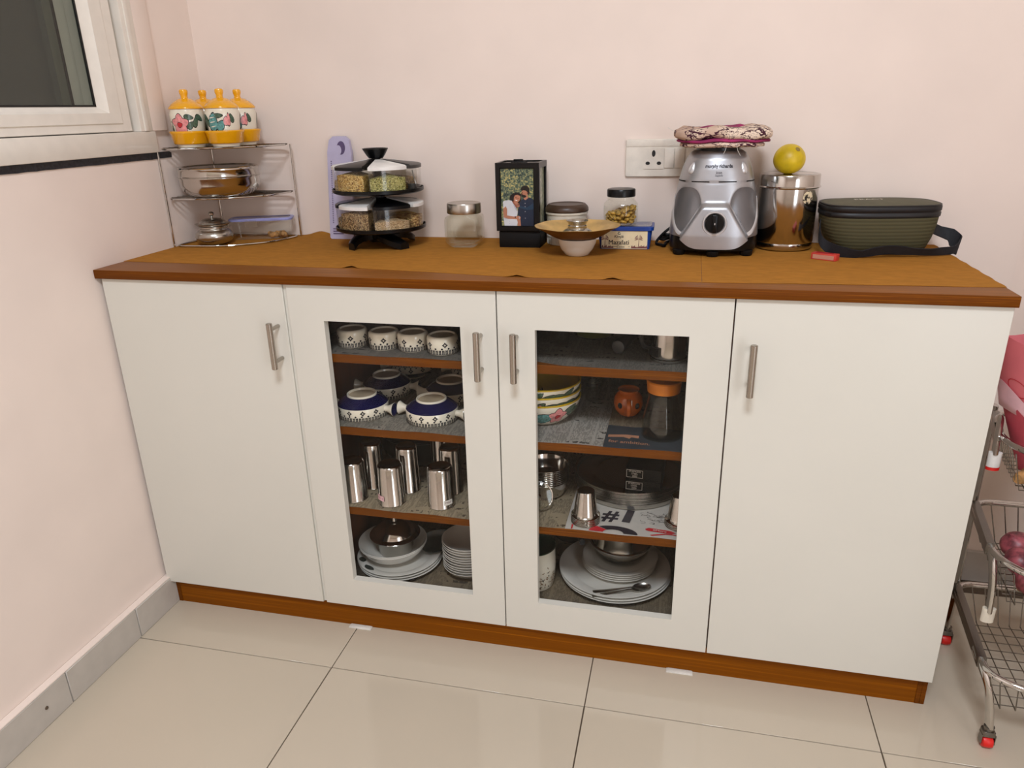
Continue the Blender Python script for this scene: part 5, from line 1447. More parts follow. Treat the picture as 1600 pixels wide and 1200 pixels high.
for r0, r1, a0, a1 in ((0.083, 0.102, -2.35, -1.98), (0.086, 0.104, -2.75, -2.5)):
    n = 8
    for k_ in range(n):
        u0, u1 = k_ / n, (k_ + 1) / n
        w0, w1 = math.sin(PI * min(1, u0 + 0.02)) ** 0.6, math.sin(PI * min(0.999, u1)) ** 0.6
        m_ = (r0 + r1) / 2; d_ = (r1 - r0) / 2
        q = [on_plate(m_ - d_ * w0, a0 + (a1 - a0) * u0), on_plate(m_ - d_ * w1, a0 + (a1 - a0) * u1), on_plate(m_ + d_ * w1, a0 + (a1 - a0) * u1), on_plate(m_ + d_ * w0, a0 + (a1 - a0) * u0)]
        b.fan(q)
obj('leaf_print', b, 'dark_leaf', p2, recalc=False)
b = B(); b.fan([(0.107 * math.cos(a) , 0.107 * math.sin(a), z) for a, z in ((-1.02, 0.0125), (-0.86, 0.0125), (-0.86, 0.0150), (-1.02, 0.0150))]); o = obj('edge_mark', b, 'navy_paint', p0, recalc=False); o.scale = (1.004, 1.004, 1)
def bowl_prof(r, h, foot, th=0.0028):
    return [(0, 0.0018), (foot - 0.003, 0.0018), (foot - 0.002, 0), (foot, 0), (foot + 0.002, 0.003), (r * 0.80, h * 0.42), (r * 0.94, h * 0.76), (r - 0.0004, h - 0.001), (r - th * 0.4, h), (r - th, h - 0.0008), (r * 0.90, h * 0.74), (r * 0.76, h * 0.44), (foot, 0.0062), (0, 0.0052)]
b = B(); b.lathe(bowl_prof(0.088, 0.047, 0.040), 64); sv = tag(obj('serving_bowl', b, 'plate_white', None, (0.562, 0.168, Z4 + 0.0180)), 'white serving bowl, lower of two nested on the dinner plates', 'bowl', 'nested serving bowls')
dup(sv, (0.562, 0.168, Z4 + 0.0222), 0, 'white serving bowl, upper of two nested on the dinner plates, holding the steel pot')
t = thing('lidded_pot', 'steel pot with wide domed lid and knob, standing in the white serving bowls', 'pot', (0.566, 0.176, Z4 + 0.0278)); t.scale = (1, 1, 1.2)
b = B(); b.lathe([(0, 0), (0.036, 0), (0.041, 0.003), (0.0445, 0.012), (0.046, 0.036), (0.050, 0.0405), (0.049, 0.042), (0.044, 0.040), (0.042, 0.012), (0, 0.004)], 56); obj('body', b, 'steel_soft', t)
b = B(); b.lathe([(0, 0.0425), (0.052, 0.0425), (0.0635, 0.0445), (0.0650, 0.0460), (0.0635, 0.0475), (0.053, 0.0500), (0.050, 0.056), (0.041, 0.066), (0.026, 0.0735), (0.022, 0.0755), (0.018, 0.0760), (0, 0.0765)], 56); obj('lid', b, 'steel', t)
b = B(); b.lathe([(0, 0.0767), (0.008, 0.0767), (0.006, 0.084), (0.009, 0.090), (0.0125, 0.094), (0.0125, 0.096), (0.008, 0.098), (0, 0.098)], 32); obj('lid_knob', b, 'steel', t)
# leaf shaped dark dish leaning on the bowl
t = thing('leaf_dish', 'dark leaf-shaped dish tilted against the steel pot', 'dish', (0.662, 0.215, Z4 + 0.034)); t.rotation_euler = (math.radians(20), math.radians(-10), 0.35)
b = B(); rr2 = []
for s_, z in ((0.12, 0.0), (0.6, 0.001), (0.92, 0.009), (1.0, 0.014), (0.985, 0.0155), (0.9, 0.0105), (0.58, 0.003), (0.12, 0.0022)):
    rr2.append([(s_ * 0.052 * math.cos(a) * (1 + 0.28 * math.cos(a)), s_ * 0.036 * math.sin(a), z) for a in [2 * PI * k_ / 40 for k_ in range(40)]])
b.rings(rr2); obj('dish_body', b, 'dark_leaf', t)
b = B(); b.lathe(bowl_prof(0.066, 0.030, 0.032, 0.0024), 56); s0 = tag(obj('side_bowl', b, 'plate_white', None, (0.766, 0.166, Z4)), 'small white bowl, lowest of the stack at the lower right behind the left glass door', 'bowl', 'stack of small white bowls')
WORD = ('second', 'third', 'fourth', 'fifth', 'sixth', 'seventh', 'eighth', 'ninth', 'tenth', 'eleventh')
for k_ in range(10):
    dup(s0, (0.766 + 0.0008 * math.sin(k_ * 2.1), 0.166 + 0.0006 * math.cos(k_ * 1.7), Z4 + 0.0072 * (k_ + 1)), k_ * 0.3, 'small white bowl, %s of the stack behind the left glass door%s' % ((WORD[k_] + ' from bottom') if k_ < 9 else 'topmost', ''))

# ------------------------------------------------------------------ behind the right glass door
def glass_prof(r, h, th=0.002): return [(0, 0), (r * 0.82, 0), (r * 0.88, 0.002), (r, h - 0.001), (r - th / 2, h), (r - th, h - 0.001), (r * 0.88 - th, 0.006), (0, 0.006)]
b = B(); b.lathe(glass_prof(0.021, 0.075), 36); tag(obj('glass_tumbler', b, 'clear_jar', None, (1.003, 0.158, Z1)), 'clear glass tumbler on the top shelf behind the right door, front', 'glass')
b = B(); b.lathe(glass_prof(0.021, 0.075), 36); tag(obj('glass_tumbler', b, 'clear_jar', None, (0.962, 0.190, Z1)), 'clear glass tumbler on the top shelf behind the right door, at its left end', 'glass')
mk('olive_glass', plain, (78, 78, 26), 0.15, coat=0.4)
b = B(); b.lathe([(0, 0), (0.034, 0), (0.046, 0.008), (0.052, 0.030), (0.053, 0.085), (0.050, 0.085), (0.049, 0.030), (0.043, 0.010), (0, 0.004)], 48); tag(obj('olive_bowl', b, 'olive_glass', None, (1.066, 0.235, Z1)), 'dark olive green deep bowl on the top shelf behind the right door', 'bowl')
t = thing('pestle', 'dark pestle lying on the top shelf with its pale round end facing out', 'pestle', (1.1305, 0.108, Z1 + 0.0165)); t.rotation_euler = (0, 0, -0.25)
b = B(); rr2 = [[(r * math.cos(a), y, r * math.sin(a)) for a in [2 * PI * k_ / 24 for k_ in range(24)]] for y, r in ((0.0, 0.0135), (0.004, 0.0155), (0.05, 0.0135), (0.10, 0.011), (0.15, 0.013), (0.156, 0.009))]; b.rings(rr2); obj('shaft', b, 'black_matte', t)
b = B(); b.rings([[(r * math.cos(a), y, r * math.sin(a)) for a in [2 * PI * k_ / 24 for k_ in range(24)]] for y, r in ((-0.0006, 0.0132), (-0.002, 0.011))]); obj('end_face', b, 'dark_grey', t)
t = thing('steel_flask', 'shiny steel flask with black base band, right end of the top shelf', 'flask', (1.2335, 0.098, Z1))
b = B(); b.lathe([(0, 0), (0.036, 0), (0.0375, 0.0015), (0.0375, 0.006), (0.035, 0.0075), (0.035, 0.128), (0.031, 0.136), (0, 0.136)], 48); obj('body', b, 'steel', t)
b = B(); b.rings([[(0.0358 * math.cos(a), 0.0358 * math.sin(a), z) for a in [PI * 1.02 + PI * 0.33 * k_ / 12 for k_ in range(13)]] + [(0.041 * math.cos(a), 0.041 * math.sin(a), z) for a in [PI * 1.35 - PI * 0.33 * k_ / 12 for k_ in range(13)]] for z in (0.013, 0.030)]); obj('handle_base', b, 'black_plastic', t)
b = B(); b.tube(smooth([(-0.036, -0.012, 0.026), (-0.052, -0.02, 0.034), (-0.056, -0.022, 0.07), (-0.050, -0.018, 0.105), (-0.034, -0.010, 0.11)]), 0.0045, 8); obj('handle', b, 'black_plastic', t)
b = B(); b.lathe([(0, 0), (0.05, 0), (0.052, 0.002), (0.053, 0.095), (0.050, 0.095), (0.049, 0.006), (0, 0.005)], 40); tag(obj('steel_canister', b, 'steel_dark', None, (1.272, 0.200, Z1)), 'dark steel canister at the back right of the top shelf', 'canister')

# stacked floral bowls
def floral_bowl(loc, label, seed):
    r = thing('floral_bowl', label, 'bowl', loc, 0.0, 'stacked floral bowls')
    P_ = [(0, 0.0), (0.045, 0.0), (0.0475, 0.002), (0.060, 0.012), (0.0745, 0.030), (0.0815, 0.046), (0.0838, 0.0545), (0.0838, 0.0572), (0.0822, 0.0575)]
    b = B(); b.lathe(P_, 64); b.lathe([(0.0822, 0.0575), (0.0808, 0.0565)], 64); bmesh.ops.remove_doubles(b.bm, verts=b.bm.verts, dist=1e-6); obj('outer_wall', b, 'cream_glaze', r)
    b = B(); b.lathe([(0.0838, 0.0545), (0.0843, 0.0550), (0.0843, 0.0575), (0.0820, 0.0582), (0.0800, 0.0565), (0.0785, 0.046), (0.0715, 0.030), (0.057, 0.0145), (0.044, 0.006), (0, 0.005)], 64); obj('yellow_lining', b, 'yellow_dark', r)
    b = B(); fn, _ = wrap(P_[2:7], 0.0004)
    rng = random.Random(seed)
    for k_ in range(15):
        th = -PI / 2 + 0.02 + (k_ - 4) * 0.30 + 0.05 * seed
        if seed == 2 and k_ in (4, 5, 6): continue
        leaf(b, fn, th, 0.039 + rng.uniform(-0.006, 0.003), 0.032, 0.017, 0.35 + rng.uniform(-0.3, 0.4), 4, 0, 0.079)
        leaf(b, fn, th + 0.14, 0.028 + rng.uniform(-0.004, 0.004), 0.026, 0.013, -0.2 + rng.uniform(-0.4, 0.4), 4 if k_ % 3 else 3, 0, 0.073)
    if seed == 2:
        for dth in (0.62,): flower(b, fn, -PI / 2 + dth, 0.029, 0.020, 1, 2, 0, 0.075)
        leaf(b, fn, -PI / 2 + 0.22, 0.025, 0.044, 0.026, 0.2, 3, 0, 0.073)
    if seed == 1: flower(b, fn, -PI / 2 + 0.10, 0.030, 0.011, 1, 2, 0, 0.078)
    obj('painted_flowers', b, FLORAL, r, recalc=False); return r
mk('yellow_dark', plain, (186, 150, 22), 0.2, coat=0.4)
FBX, FBY = 0.9640, 0.150
floral_bowl((FBX, FBY, Z2), 'floral bowl with yellow inside, lowest of the stack of three, with pink flower', 2)
floral_bowl((FBX, FBY, Z2 + 0.0185), 'floral bowl with yellow inside, middle of the stack of three', 1)
floral_bowl((FBX, FBY, Z2 + 0.0370), 'floral bowl with yellow inside, topmost of the stack of three', 0)
b = B(); b.lathe(glass_prof(0.0215, 0.052), 36); tag(obj('glass_tumbler', b, 'clear_jar', None, (1.062, 0.262, Z2)), 'short clear glass behind the stacked floral bowls on the second shelf', 'glass')
for x, lb in ((1.045, 'tall clear jar at the back of the second shelf, left one'), (1.118, 'tall clear jar at the back of the second shelf, right one')):
    t = thing('clear_jar', lb, 'jar', (x, 0.372, Z2), 0, 'tall jars at the back')
    b = B(); b.lathe([(0, 0), (0.030, 0), (0.032, 0.003), (0.032, 0.085), (0.026, 0.095), (0.026, 0.102), (0.024, 0.102), (0.024, 0.095), (0.030, 0.084), (0.030, 0.006), (0, 0.005)], 36); obj('body', b, 'clear_jar', t)
    b = B(); b.lathe([(0, 0.1022), (0.028, 0.1022), (0.028, 0.118), (0.024, 0.120), (0, 0.120)], 36); obj('lid', b, 'dark_grey', t)
t = thing('orange_mug', 'round orange mug with its handle facing the door and two dark spots', 'mug', (1.1490, 0.204, Z2))
MP = [(0, 0), (0.020, 0), (0.0225, 0.002), (0.031, 0.014), (0.0335, 0.027), (0.031, 0.042), (0.0255, 0.050), (0.0225, 0.0535), (0.0228, 0.057), (0.0245, 0.0595), (0.0235, 0.0602), (0.0208, 0.058), (0.0205, 0.053), (0.028, 0.042), (0.031, 0.027), (0.028, 0.014), (0, 0.005)]
b = B(); b.lathe(MP, 48); obj('body', b, 'mug_orange', t)
b = B(); fn, _ = wrap(MP[2:7], 0.0004)
for s_ in (-1, 1):
    cth = -PI / 2 + 0.10 + s_ * 0.62
    rr2 = [[fn(cth + r * 0.0060 / 0.033 * math.cos(a), 0.0285 + r * 0.0072 * math.sin(a)) for a in [2 * PI * k_ / 16 for k_ in range(16)]] for r in (1, 0.5)] + [[fn(cth, 0.0285)]]; b.rings(rr2, False, False)
obj('dark_spots', b, 'black_paint', t)
ha = -PI / 2 + 0.10; hd = (math.cos(ha), math.sin(ha))
b = B(); b.tube(smooth([(hd[0] * r, hd[1] * r, z) for r, z in ((0.029, 0.043), (0.041, 0.041), (0.047, 0.030), (0.044, 0.016), (0.034, 0.008), (0.029, 0.012))], 5), 0, sect=[(0.0048 * math.cos(a), 0.0028 * math.sin(a)) for a in [2 * PI * k_ / 12 for k_ in range(12)]]); obj('handle', b, 'mug_orange', t)
t = thing('glass_jug', 'tall clear glass jug with orange lid, right end of the second shelf', 'jug', (1.228, 0.099, Z2)); t.scale = (0.92, 0.92, 1)
b = B(); b.lathe([(0, 0), (0.045, 0), (0.0475, 0.004), (0.046, 0.030), (0.036, 0.072), (0.033, 0.090), (0.037, 0.098), (0.035, 0.098), (0.031, 0.090), (0.034, 0.072), (0.044, 0.030), (0.044, 0.007), (0, 0.006)], 48); obj('body', b, 'clear_jar', t)
b = B(); b.lathe([(0, 0.0985), (0.034, 0.0985), (0.0365, 0.100), (0.039, 0.122), (0.037, 0.125), (0, 0.125)], 48); obj('lid', b, 'orange_plastic', t)
b = B(); b.tube(smooth([(0.030, 0.018, 0.088), (0.052, 0.030, 0.084), (0.062, 0.036, 0.060), (0.056, 0.033, 0.030), (0.041, 0.022, 0.026)]), 0.004, 8); obj('handle', b, 'clear_jar', t)

# third shelf: steel bowls, thali plates, boxes, tumblers
def nest_bowl(loc, label):
    b = B(); b.lathe([(0, 0), (0.034, 0), (0.043, 0.006), (0.049, 0.022), (0.0505, 0.038), (0.0525, 0.0395), (0.0525, 0.0408), (0.0502, 0.0405), (0.0485, 0.038), (0.047, 0.022), (0.041, 0.0085), (0, 0.003)], 48)
    return tag(obj('steel_bowl', b, 'steel', None, loc), label, 'bowl', 'stack of steel bowls on the third shelf')
nb = nest_bowl((0.9655, 0.172, Z3), 'steel bowl, lowest of the stack behind the right glass door')
for k_ in range(8): dup(nb, (0.9655, 0.172, Z3 + 0.0048 * (k_ + 1)), 0, 'steel bowl, %s of the stack behind the right glass door' % ((WORD[k_] + ' from bottom') if k_ < 7 else 'topmost'))
t = thing('pan_cover', 'small glass pan cover with steel rim leaning on the stack of steel bowls', 'lid', (0.962, 0.0905, Z3 + 0.0345)); t.rotation_euler = (math.radians(68), 0, 0.12)
b = B(); b.lathe([(0.030, 0.0), (0.033, 0.0005), (0.0335, 0.002), (0.031, 0.003)], 40); b.lathe([(0.031, 0.003), (0.030, 0.0)], 40); bmesh.ops.remove_doubles(b.bm, verts=b.bm.verts, dist=1e-6); obj('rim', b, 'steel', t)
b = B(); b.lathe([(0, 0.008), (0.015, 0.007), (0.0305, 0.002), (0.0305, 0.0012), (0.015, 0.0058), (0, 0.0068)], 40); obj('glass_dome', b, 'clear_jar', t)
b = B(); b.lathe([(0, 0.0082), (0.005, 0.0082), (0.004, 0.013), (0.0075, 0.018), (0.005, 0.021), (0, 0.0212)], 20); obj('lid_knob', b, 'steel', t)
def thali(loc, label, first=None):
    b = B(); b.lathe([(0, 0), (0.120, 0), (0.125, 0.002), (0.1285, 0.0135), (0.1305, 0.0140), (0.1305, 0.0158), (0.1282, 0.0158), (0.1262, 0.0142), (0.1225, 0.0035), (0.118, 0.0018), (0.085, 0.0018), (0.083, 0.0026), (0.080, 0.0014), (0, 0.0014)], 80)
    return tag(obj('thali_plate', b, 'steel_soft', None, loc), label, 'plate', 'stack of steel thali plates')
TX, TY = 1.1555, 0.249
th0 = thali((TX, TY, Z3), 'round steel thali plate, lowest of the stack on the third shelf')
for k_ in range(10): dup(th0, (TX + 0.0007 * math.sin(k_ * 1.9), TY + 0.0006 * math.cos(k_ * 2.3), Z3 + 0.0030 * (k_ + 1)), 0, 'round steel thali plate, %s of the stack on the third shelf' % ((WORD[k_] + ' from bottom') if k_ < 9 else 'topmost'))
ztop = Z3 + 0.030 + 0.0024
b = B(); b.box(-0.040, 0.040, -0.046, 0.046, 0, 0.0285, 0.0015); bx = obj('card_box', b, 'black_matte', None, (1.194, 0.200, ztop), (0, 0, -0.06)); tag(bx, 'small black cardboard box, lower of two on the steel plates', 'box', 'black boxes on the steel plates')
def boxlabel(par):
    b = B(); y = -0.0466
    for x0, x1, z0, z1 in ((-0.038, -0.001, 0.005, 0.0058), (-0.038, -0.001, 0.0235, 0.0243), (-0.038, -0.0372, 0.005, 0.0243), (-0.0018, -0.001, 0.005, 0.0243)): b.fan([(x0, y, z0), (x1, y, z0), (x1, y, z1), (x0, y, z1)])
    for i, (tx, s_) in enumerate((('STAINLESS', 0.0058), ('STEEL', 0.0058), ('2000', 0.0058))): put_text(b, tx, s_, lambda u, v, i=i: (-0.0195 + u, y, 0.0205 - i * 0.0058 + v))
    obj('printed_label', b, 'switch_white', par, recalc=False)
boxlabel(bx)
bx2 = dup(bx, (1.1955, 0.203, ztop + 0.0287), None, 'small black cardboard box, upper of two on the steel plates', rot=(0, 0, -0.09))
def cup(loc, label, first):
    b = B()
    if first: pr = [(0, 0.0575), (0.0165, 0.0575), (0.0245, 0.010), (0.030, 0.0), (0.0318, 0.0), (0.0320, 0.0015), (0.0262, 0.0105), (0.0195, 0.0585), (0.0182, 0.0602), (0.015, 0.0600), (0, 0.0592)]
    else: pr = [(0.0302, 0.0), (0.0318, 0.0), (0.0322, 0.0012), (0.030, 0.0030), (0.0270, 0.0034), (0.0255, 0.006)]
    pr = [(0, 0.0575), (0.0165, 0.0575), (0.0245, 0.008), (0.0285, 0.0), (0.0318, 0.0), (0.0322, 0.0014), (0.0300, 0.0024), (0.0258, 0.0090), (0.0195, 0.0585), (0.0182, 0.0602), (0.015, 0.0600), (0, 0.0592)]
    b.lathe(pr, 48); return tag(obj('small_tumbler', b, 'steel', None, loc), label, 'tumbler', 'nested small steel tumblers')
c0 = cup((1.0735, 0.062, Z3), 'small inverted steel tumbler, lowest of the nested pile at the front of the third shelf', True)
for k_, w in enumerate(('second', 'third', 'fourth', 'topmost')): dup(c0, (1.0735, 0.062, Z3 + 0.0040 * (k_ + 1)), 0, 'small inverted steel tumbler, %s of the nested pile at the front of the third shelf' % w)
for k_, w in enumerate(('lowest', 'second', 'third', 'topmost')): dup(c0, (1.2765, 0.084, Z3 + 0.0040 * k_), 0, 'small inverted steel tumbler, %s of the pile at the right end of the third shelf' % w)

# cabinet bottom, right: enamel pot, plates, glass dish, steel pot, spoons
t = thing('enamel_pot', 'cream pot with brown sprig print and dark green inside, left of the white plates', 'pot', (0.9390, 0.152, Z4)); t.scale = (1.32, 1.32, 1)
EP = [(0, 0), (0.030, 0), (0.034, 0.003), (0.0375, 0.020), (0.0388, 0.060), (0.0382, 0.105), (0.0392, 0.108)]
b = B(); b.lathe(EP, 48); obj('body', b, 'cream_glaze', t)
b = B(); b.lathe([(0.0392, 0.108), (0.0394, 0.1095), (0.0375, 0.110), (0.0362, 0.105), (0.0366, 0.060), (0.0355, 0.02), (0.030, 0.006), (0, 0.005)], 48); obj('green_lining', b, 'dark_green_enamel', t)
b = B(); fn, _ = wrap(EP[2:6], 0.0004); rng = random.Random(4)
mk('brown_print', plain, (120, 82, 40), 0.3)
for k_ in range(90):
    th = -PI / 2 + rng.uniform(-0.2, 1.5); z = 0.012 + abs(rng.gauss(0, 0.022))
    if z > 0.075: continue
    L_ = rng.uniform(0.004, 0.009); a = rng.uniform(0, 6.28); w = 0.0011
    q = [(L_ / 2 * math.cos(a), L_ / 2 * math.sin(a)), (-w * math.sin(a), w * math.cos(a)), (-L_ / 2 * math.cos(a), -L_ / 2 * math.sin(a)), (w * math.sin(a), -w * math.cos(a))]
    b.fan([fn(th + x / 0.038, z + y) for x, y in q], None, 0 if rng.random() < 0.75 else 1)
obj('sprig_print', b, ('brown_print', 'black_paint'), t, recalc=False)
t = thing('sauce_pan', 'dark saucepan at the back left of the cabinet bottom, its handle pointing forward', 'pan', (1.000, 0.385, Z4))
b = B(); b.lathe([(0, 0), (0.045, 0), (0.052, 0.006), (0.054, 0.060), (0.0555, 0.062), (0.052, 0.062), (0.050, 0.008), (0, 0.004)], 40); obj('body', b, 'steel_dark', t)
b = B(); b.tube([(0.015, -0.052, 0.052), (0.030, -0.095, 0.060), (0.042, -0.135, 0.066)], 0.008, 10); obj('handle', b, 'black_plastic', t)
PX, PY = 1.1305, 0.218
b = B(); b.lathe(plate_prof(0.137, 0.018, 0.078), 80); pl0 = tag(obj('dinner_plate', b, 'plate_white', None, (PX, PY, Z4)), 'large white plate, lowest of three on the cabinet bottom right', 'plate', 'large white plates, right')
dup(pl0, (PX - 0.002, PY, Z4 + 0.0062), 0, 'large white plate, middle of three on the cabinet bottom right')
dup(pl0, (PX - 0.003, PY + 0.002, Z4 + 0.0124), 0, 'large white plate, topmost of three on the cabinet bottom right, with the spoons')
zq = Z4 + 0.0178
b = B(); b.lathe(plate_prof(0.093, 0.014, 0.052), 64); q0 = tag(obj('side_plate', b, 'plate_white', None, (1.137, 0.240, zq)), 'smaller white plate, lowest of four under the glass dish', 'plate', 'smaller white plates, right')
for k_, w in enumerate(('second', 'third', 'topmost')): dup(q0, (1.137 + 0.001 * k_, 0.240, zq + 0.0058 * (k_ + 1)), 0, 'smaller white plate, %s of four under the glass dish' % w)
zd = zq + 0.0174 + 0.0054
b = B(); b.lathe([(0, 0), (0.046, 0), (0.060, 0.010), (0.068, 0.022), (0.069, 0.028), (0.066, 0.028), (0.064, 0.021), (0.057, 0.012), (0.044, 0.004), (0, 0.004)], 56); tag(obj('glass_dish', b, 'clear_jar', None, (1.1405, 0.243, zd)), 'clear glass dish between the smaller white plates and the steel cooking pot', 'dish')
t = thing('cooking_pot', 'wide shiny steel pot with rolled band, standing in the glass dish', 'pot', (1.1405, 0.243, zd + 0.0142))
b = B(); b.lathe([(0, 0), (0.045, 0), (0.054, 0.004), (0.0600, 0.014), (0.0625, 0.0145), (0.068, 0.018), (0.074, 0.030), (0.0765, 0.036), (0.0785, 0.0368), (0.0790, 0.0385), (0.0775, 0.040), (0.0745, 0.041), (0.0725, 0.052), (0.0715, 0.088), (0.0735, 0.090), (0.0705, 0.090), (0.0700, 0.052), (0.070, 0.040), (0.057, 0.010), (0, 0.004)], 64); obj('body', b, 'steel', t)
def spoon(loc, rz, label, tilt=0.0):
    r = thing('table_spoon', label, 'spoon', loc, rz, 'spoons on the white plate'); r.rotation_euler = (0, tilt, rz)
    b = B(); rr2 = []
    for u, w, z in ((-0.062, 0.0045, 0.0012), (-0.058, 0.0058, 0.001), (-0.03, 0.0046, 0.0022), (0.0, 0.0034, 0.0045), (0.028, 0.0024, 0.0070), (0.036, 0.0026, 0.0062)):
        rr2.append([(u, -w, z), (u, -w * 0.5, z + 0.0010), (u, w * 0.5, z + 0.0010), (u, w, z), (u, w * 0.5, z - 0.0006), (u, -w * 0.5, z - 0.0006)])
    b.rings(rr2); obj('stem', b, 'steel_soft', r)
    b = B(); rr2 = []
    for s_, z in ((1.0, 0.0062), (0.85, 0.0032), (0.5, 0.0008), (0.15, 0.0002)): rr2.append([(0.056 + 0.0215 * s_ * math.cos(a), 0.0145 * s_ * math.sin(a), z) for a in [2 * PI * k_ / 28 for k_ in range(28)]])
    top = [[(x, y, z + 0.0009) for x, y, z in r_] for r_ in rr2]
    b.rings(top[::-1] + rr2); obj('bowl', b, 'steel_soft', r); return r
s_a = spoon((1.145, 0.1145, Z4 + 0.0235), 0.40, 'steel spoon lying on the white plate, the front one of two')
s_b = dup(s_a, (1.1475, 0.1220, Z4 + 0.0262), None, 'steel spoon lying on the white plate, the rear one of two', rot=(0, 0, 0.30))

# ------------------------------------------------------------------ vegetable trolley, right edge
OX, OY = 2.02, 0.07
t = thing('vegetable_trolley', 'chrome three-tier wire vegetable trolley on red casters, right of the sideboard', 'trolley', (OX, OY, 0))
def W(x, y, z): return (x - OX, y - OY, z)
FLAT = [(0.0062 * math.cos(a), 0.0115 * math.sin(a)) for a in [2 * PI * k_ / 12 for k_ in range(12)]]
TIERS = ((0.163, -0.062, -0.098, 'low'), (0.373, 0.012, -0.052, 'mid'), (0.582, 0.085, 0.010, 'top'))
for z, yc, yf, nm in TIERS:
    yb_ = 0.236
    path = [(1.8915, yb_, z), (1.8625, yc, z), (1.905, yf + 0.002, z), (2.02, yf - 0.018, z), (2.135, yf, z), (2.172, yc, z), (2.1485, yb_, z)]
    pth = [W(*p) for p in fillet([path[0]] + path[1:], 0.045, 6, True)]
    b = B(); b.tube(pth, 0.0068, 10, True); bk = obj('basket', b, 'chrome', t)
    b = B(); zb_ = z - 0.080
    # tapered wire cage
    def at(u, v, dz=0.0):
        f_ = dz; x0 = 1.8915 - 0.0275 * min(1, v * 1.12); x1 = 4.04 - x0
        x = x0 + (x1 - x0) * u; y = yb_ - 0.002 + (yf + 0.012 - yb_) * v
        cx, cy = 2.02, (yb_ + yf) / 2; k_ = 1 - 0.16 * f_
        return W(cx + (x - cx) * k_, cy + (y - cy) * k_, z - 0.080 * f_)
    nu, nv = 9, 9
    for i in range(nu + 1):
        u = 0.04 + 0.92 * i / nu; b.tube([at(u, 0, 0), at(u, 0, 1), at(u, 1, 1), at(u, 1, 0)], 0.0012, 5)
    for j in range(nv + 1):
        v = 0.04 + 0.92 * j / nv; b.tube([at(0.0, v, 0), at(0.0, v, 1), at(1.0, v, 1), at(1.0, v, 0)], 0.0012, 5)
    stuff(obj('wire_cage', b, 'steel_dark', bk))
    for s_ in (0, 1):
        mx_ = (lambda x: x) if not s_ else (lambda x: 4.04 - x)
        P0_, P1_ = Vector(W(mx_(1.8915), yb_ - 0.02, z)), Vector(W(mx_(1.8640), yc + 0.03, z)); n_ = 10; rr2 = []
        for k_ in range(n_ + 1):
            p = P0_.lerp(P1_, k_ / n_); rr2.append([(p.x + dx, p.y, p.z + dz) for dx, dz in ((-0.0075, -0.013), (0.0035, -0.013), (0.0075, -0.009), (0.0075, 0.009), (0.0035, 0.0115), (-0.0075, 0.0115))])
        b = B(); b.rings(rr2); obj('side_rail', b, 'steel_dark', bk)
def legs(pts, nm, cap=None):
    b = B(); b.tube(smooth([W(*p) for p in pts], 5), 0, sect=FLAT); return obj('leg', b, 'chrome', t)
mirror = lambda pts: [(4.04 - x, y, z) for x, y, z in pts]
low = [(1.8655, 0.01, 0.160), (1.8640, -0.030, 0.155), (1.8720, -0.060, 0.128), (1.8800, -0.070, 0.080), (1.8835, -0.074, 0.046)]
mid = [(1.8672, 0.07, 0.371), (1.8650, 0.035, 0.366), (1.8655, 0.014, 0.340), (1.8690, 0.008, 0.300), (1.8705, 0.006, 0.255)]
top = [(1.872, 0.150, 0.600), (1.866, 0.125, 0.608), (1.861, 0.110, 0.592), (1.859, 0.103, 0.565), (1.8600, 0.101, 0.548)]
for P_ in (low, mid, top):
    for q in (P_, mirror(P_)): legs(q, 'leg')
for x in (1.8955, 2.1445):
    legs([(x, 0.232, 0.046), (x, 0.232, 0.2), (x, 0.234, 0.4), (x, 0.236, 0.598)], 'leg')
for (x, y, z), c in (((1.8712, 0.0055, 0.246), 'cream_plastic'), ((1.8604, 0.1005, 0.535), 'white_plastic'), ((2.1688, 0.0055, 0.246), 'cream_plastic'), ((2.1796, 0.1005, 0.535), 'white_plastic')):
    b = B(); b.lathe([(0, 0), (0.0118, 0), (0.0122, 0.030), (0, 0.030)], 14, W(x, y, z - 0.014), sy=0.62); sl_ = obj('leg_sleeve', b, c, t)
    if c == 'white_plastic':
        b = B(); b.lathe([(0, 0), (0.0123, 0), (0.0125, 0.006), (0, 0.006)], 14, W(x, y, z - 0.0205), sy=0.64); obj('red_cap', b, 'caster_red', sl_)
for x, y in ((1.884, -0.0745), (1.8965, 0.230), (2.156, -0.0745), (2.1435, 0.230)):
    b = B(); cx, cy, _ = W(x, y, 0)
    b.lathe([(0, 0.040), (0.009, 0.040), (0.0095, 0.048), (0, 0.049)], 16, (cx, cy, 0)); 
    b.rings([[(cx + px_, cy + py_, z) for px_, py_ in rrect(hx_, 0.010, 0.004)] for z, hx_ in ((0.0285, 0.0125), (0.0385, 0.0110), (0.0400, 0.0085))])
    for s_ in (-1, 1): b.box(cx + s_ * 0.0118 - 0.0008, cx + s_ * 0.0118 + 0.0008, cy - 0.009, cy + 0.005, 0.0105, 0.032)
    ca = obj('caster', b, 'steel_dark', t)
    b = B(); rr2 = [[(cx + dx, cy - 0.002 + r * math.cos(a), 0.0135 + r * math.sin(a)) for a in [2 * PI * k_ / 24 for k_ in range(24)]] for dx, r in ((-0.0105, 0.008), (-0.0085, 0.0120), (-0.003, 0.0132), (0.003, 0.0132), (0.0085, 0.0120), (0.0105, 0.008))]
    b.rings(rr2); obj('wheel', b, 'caster_red', ca)

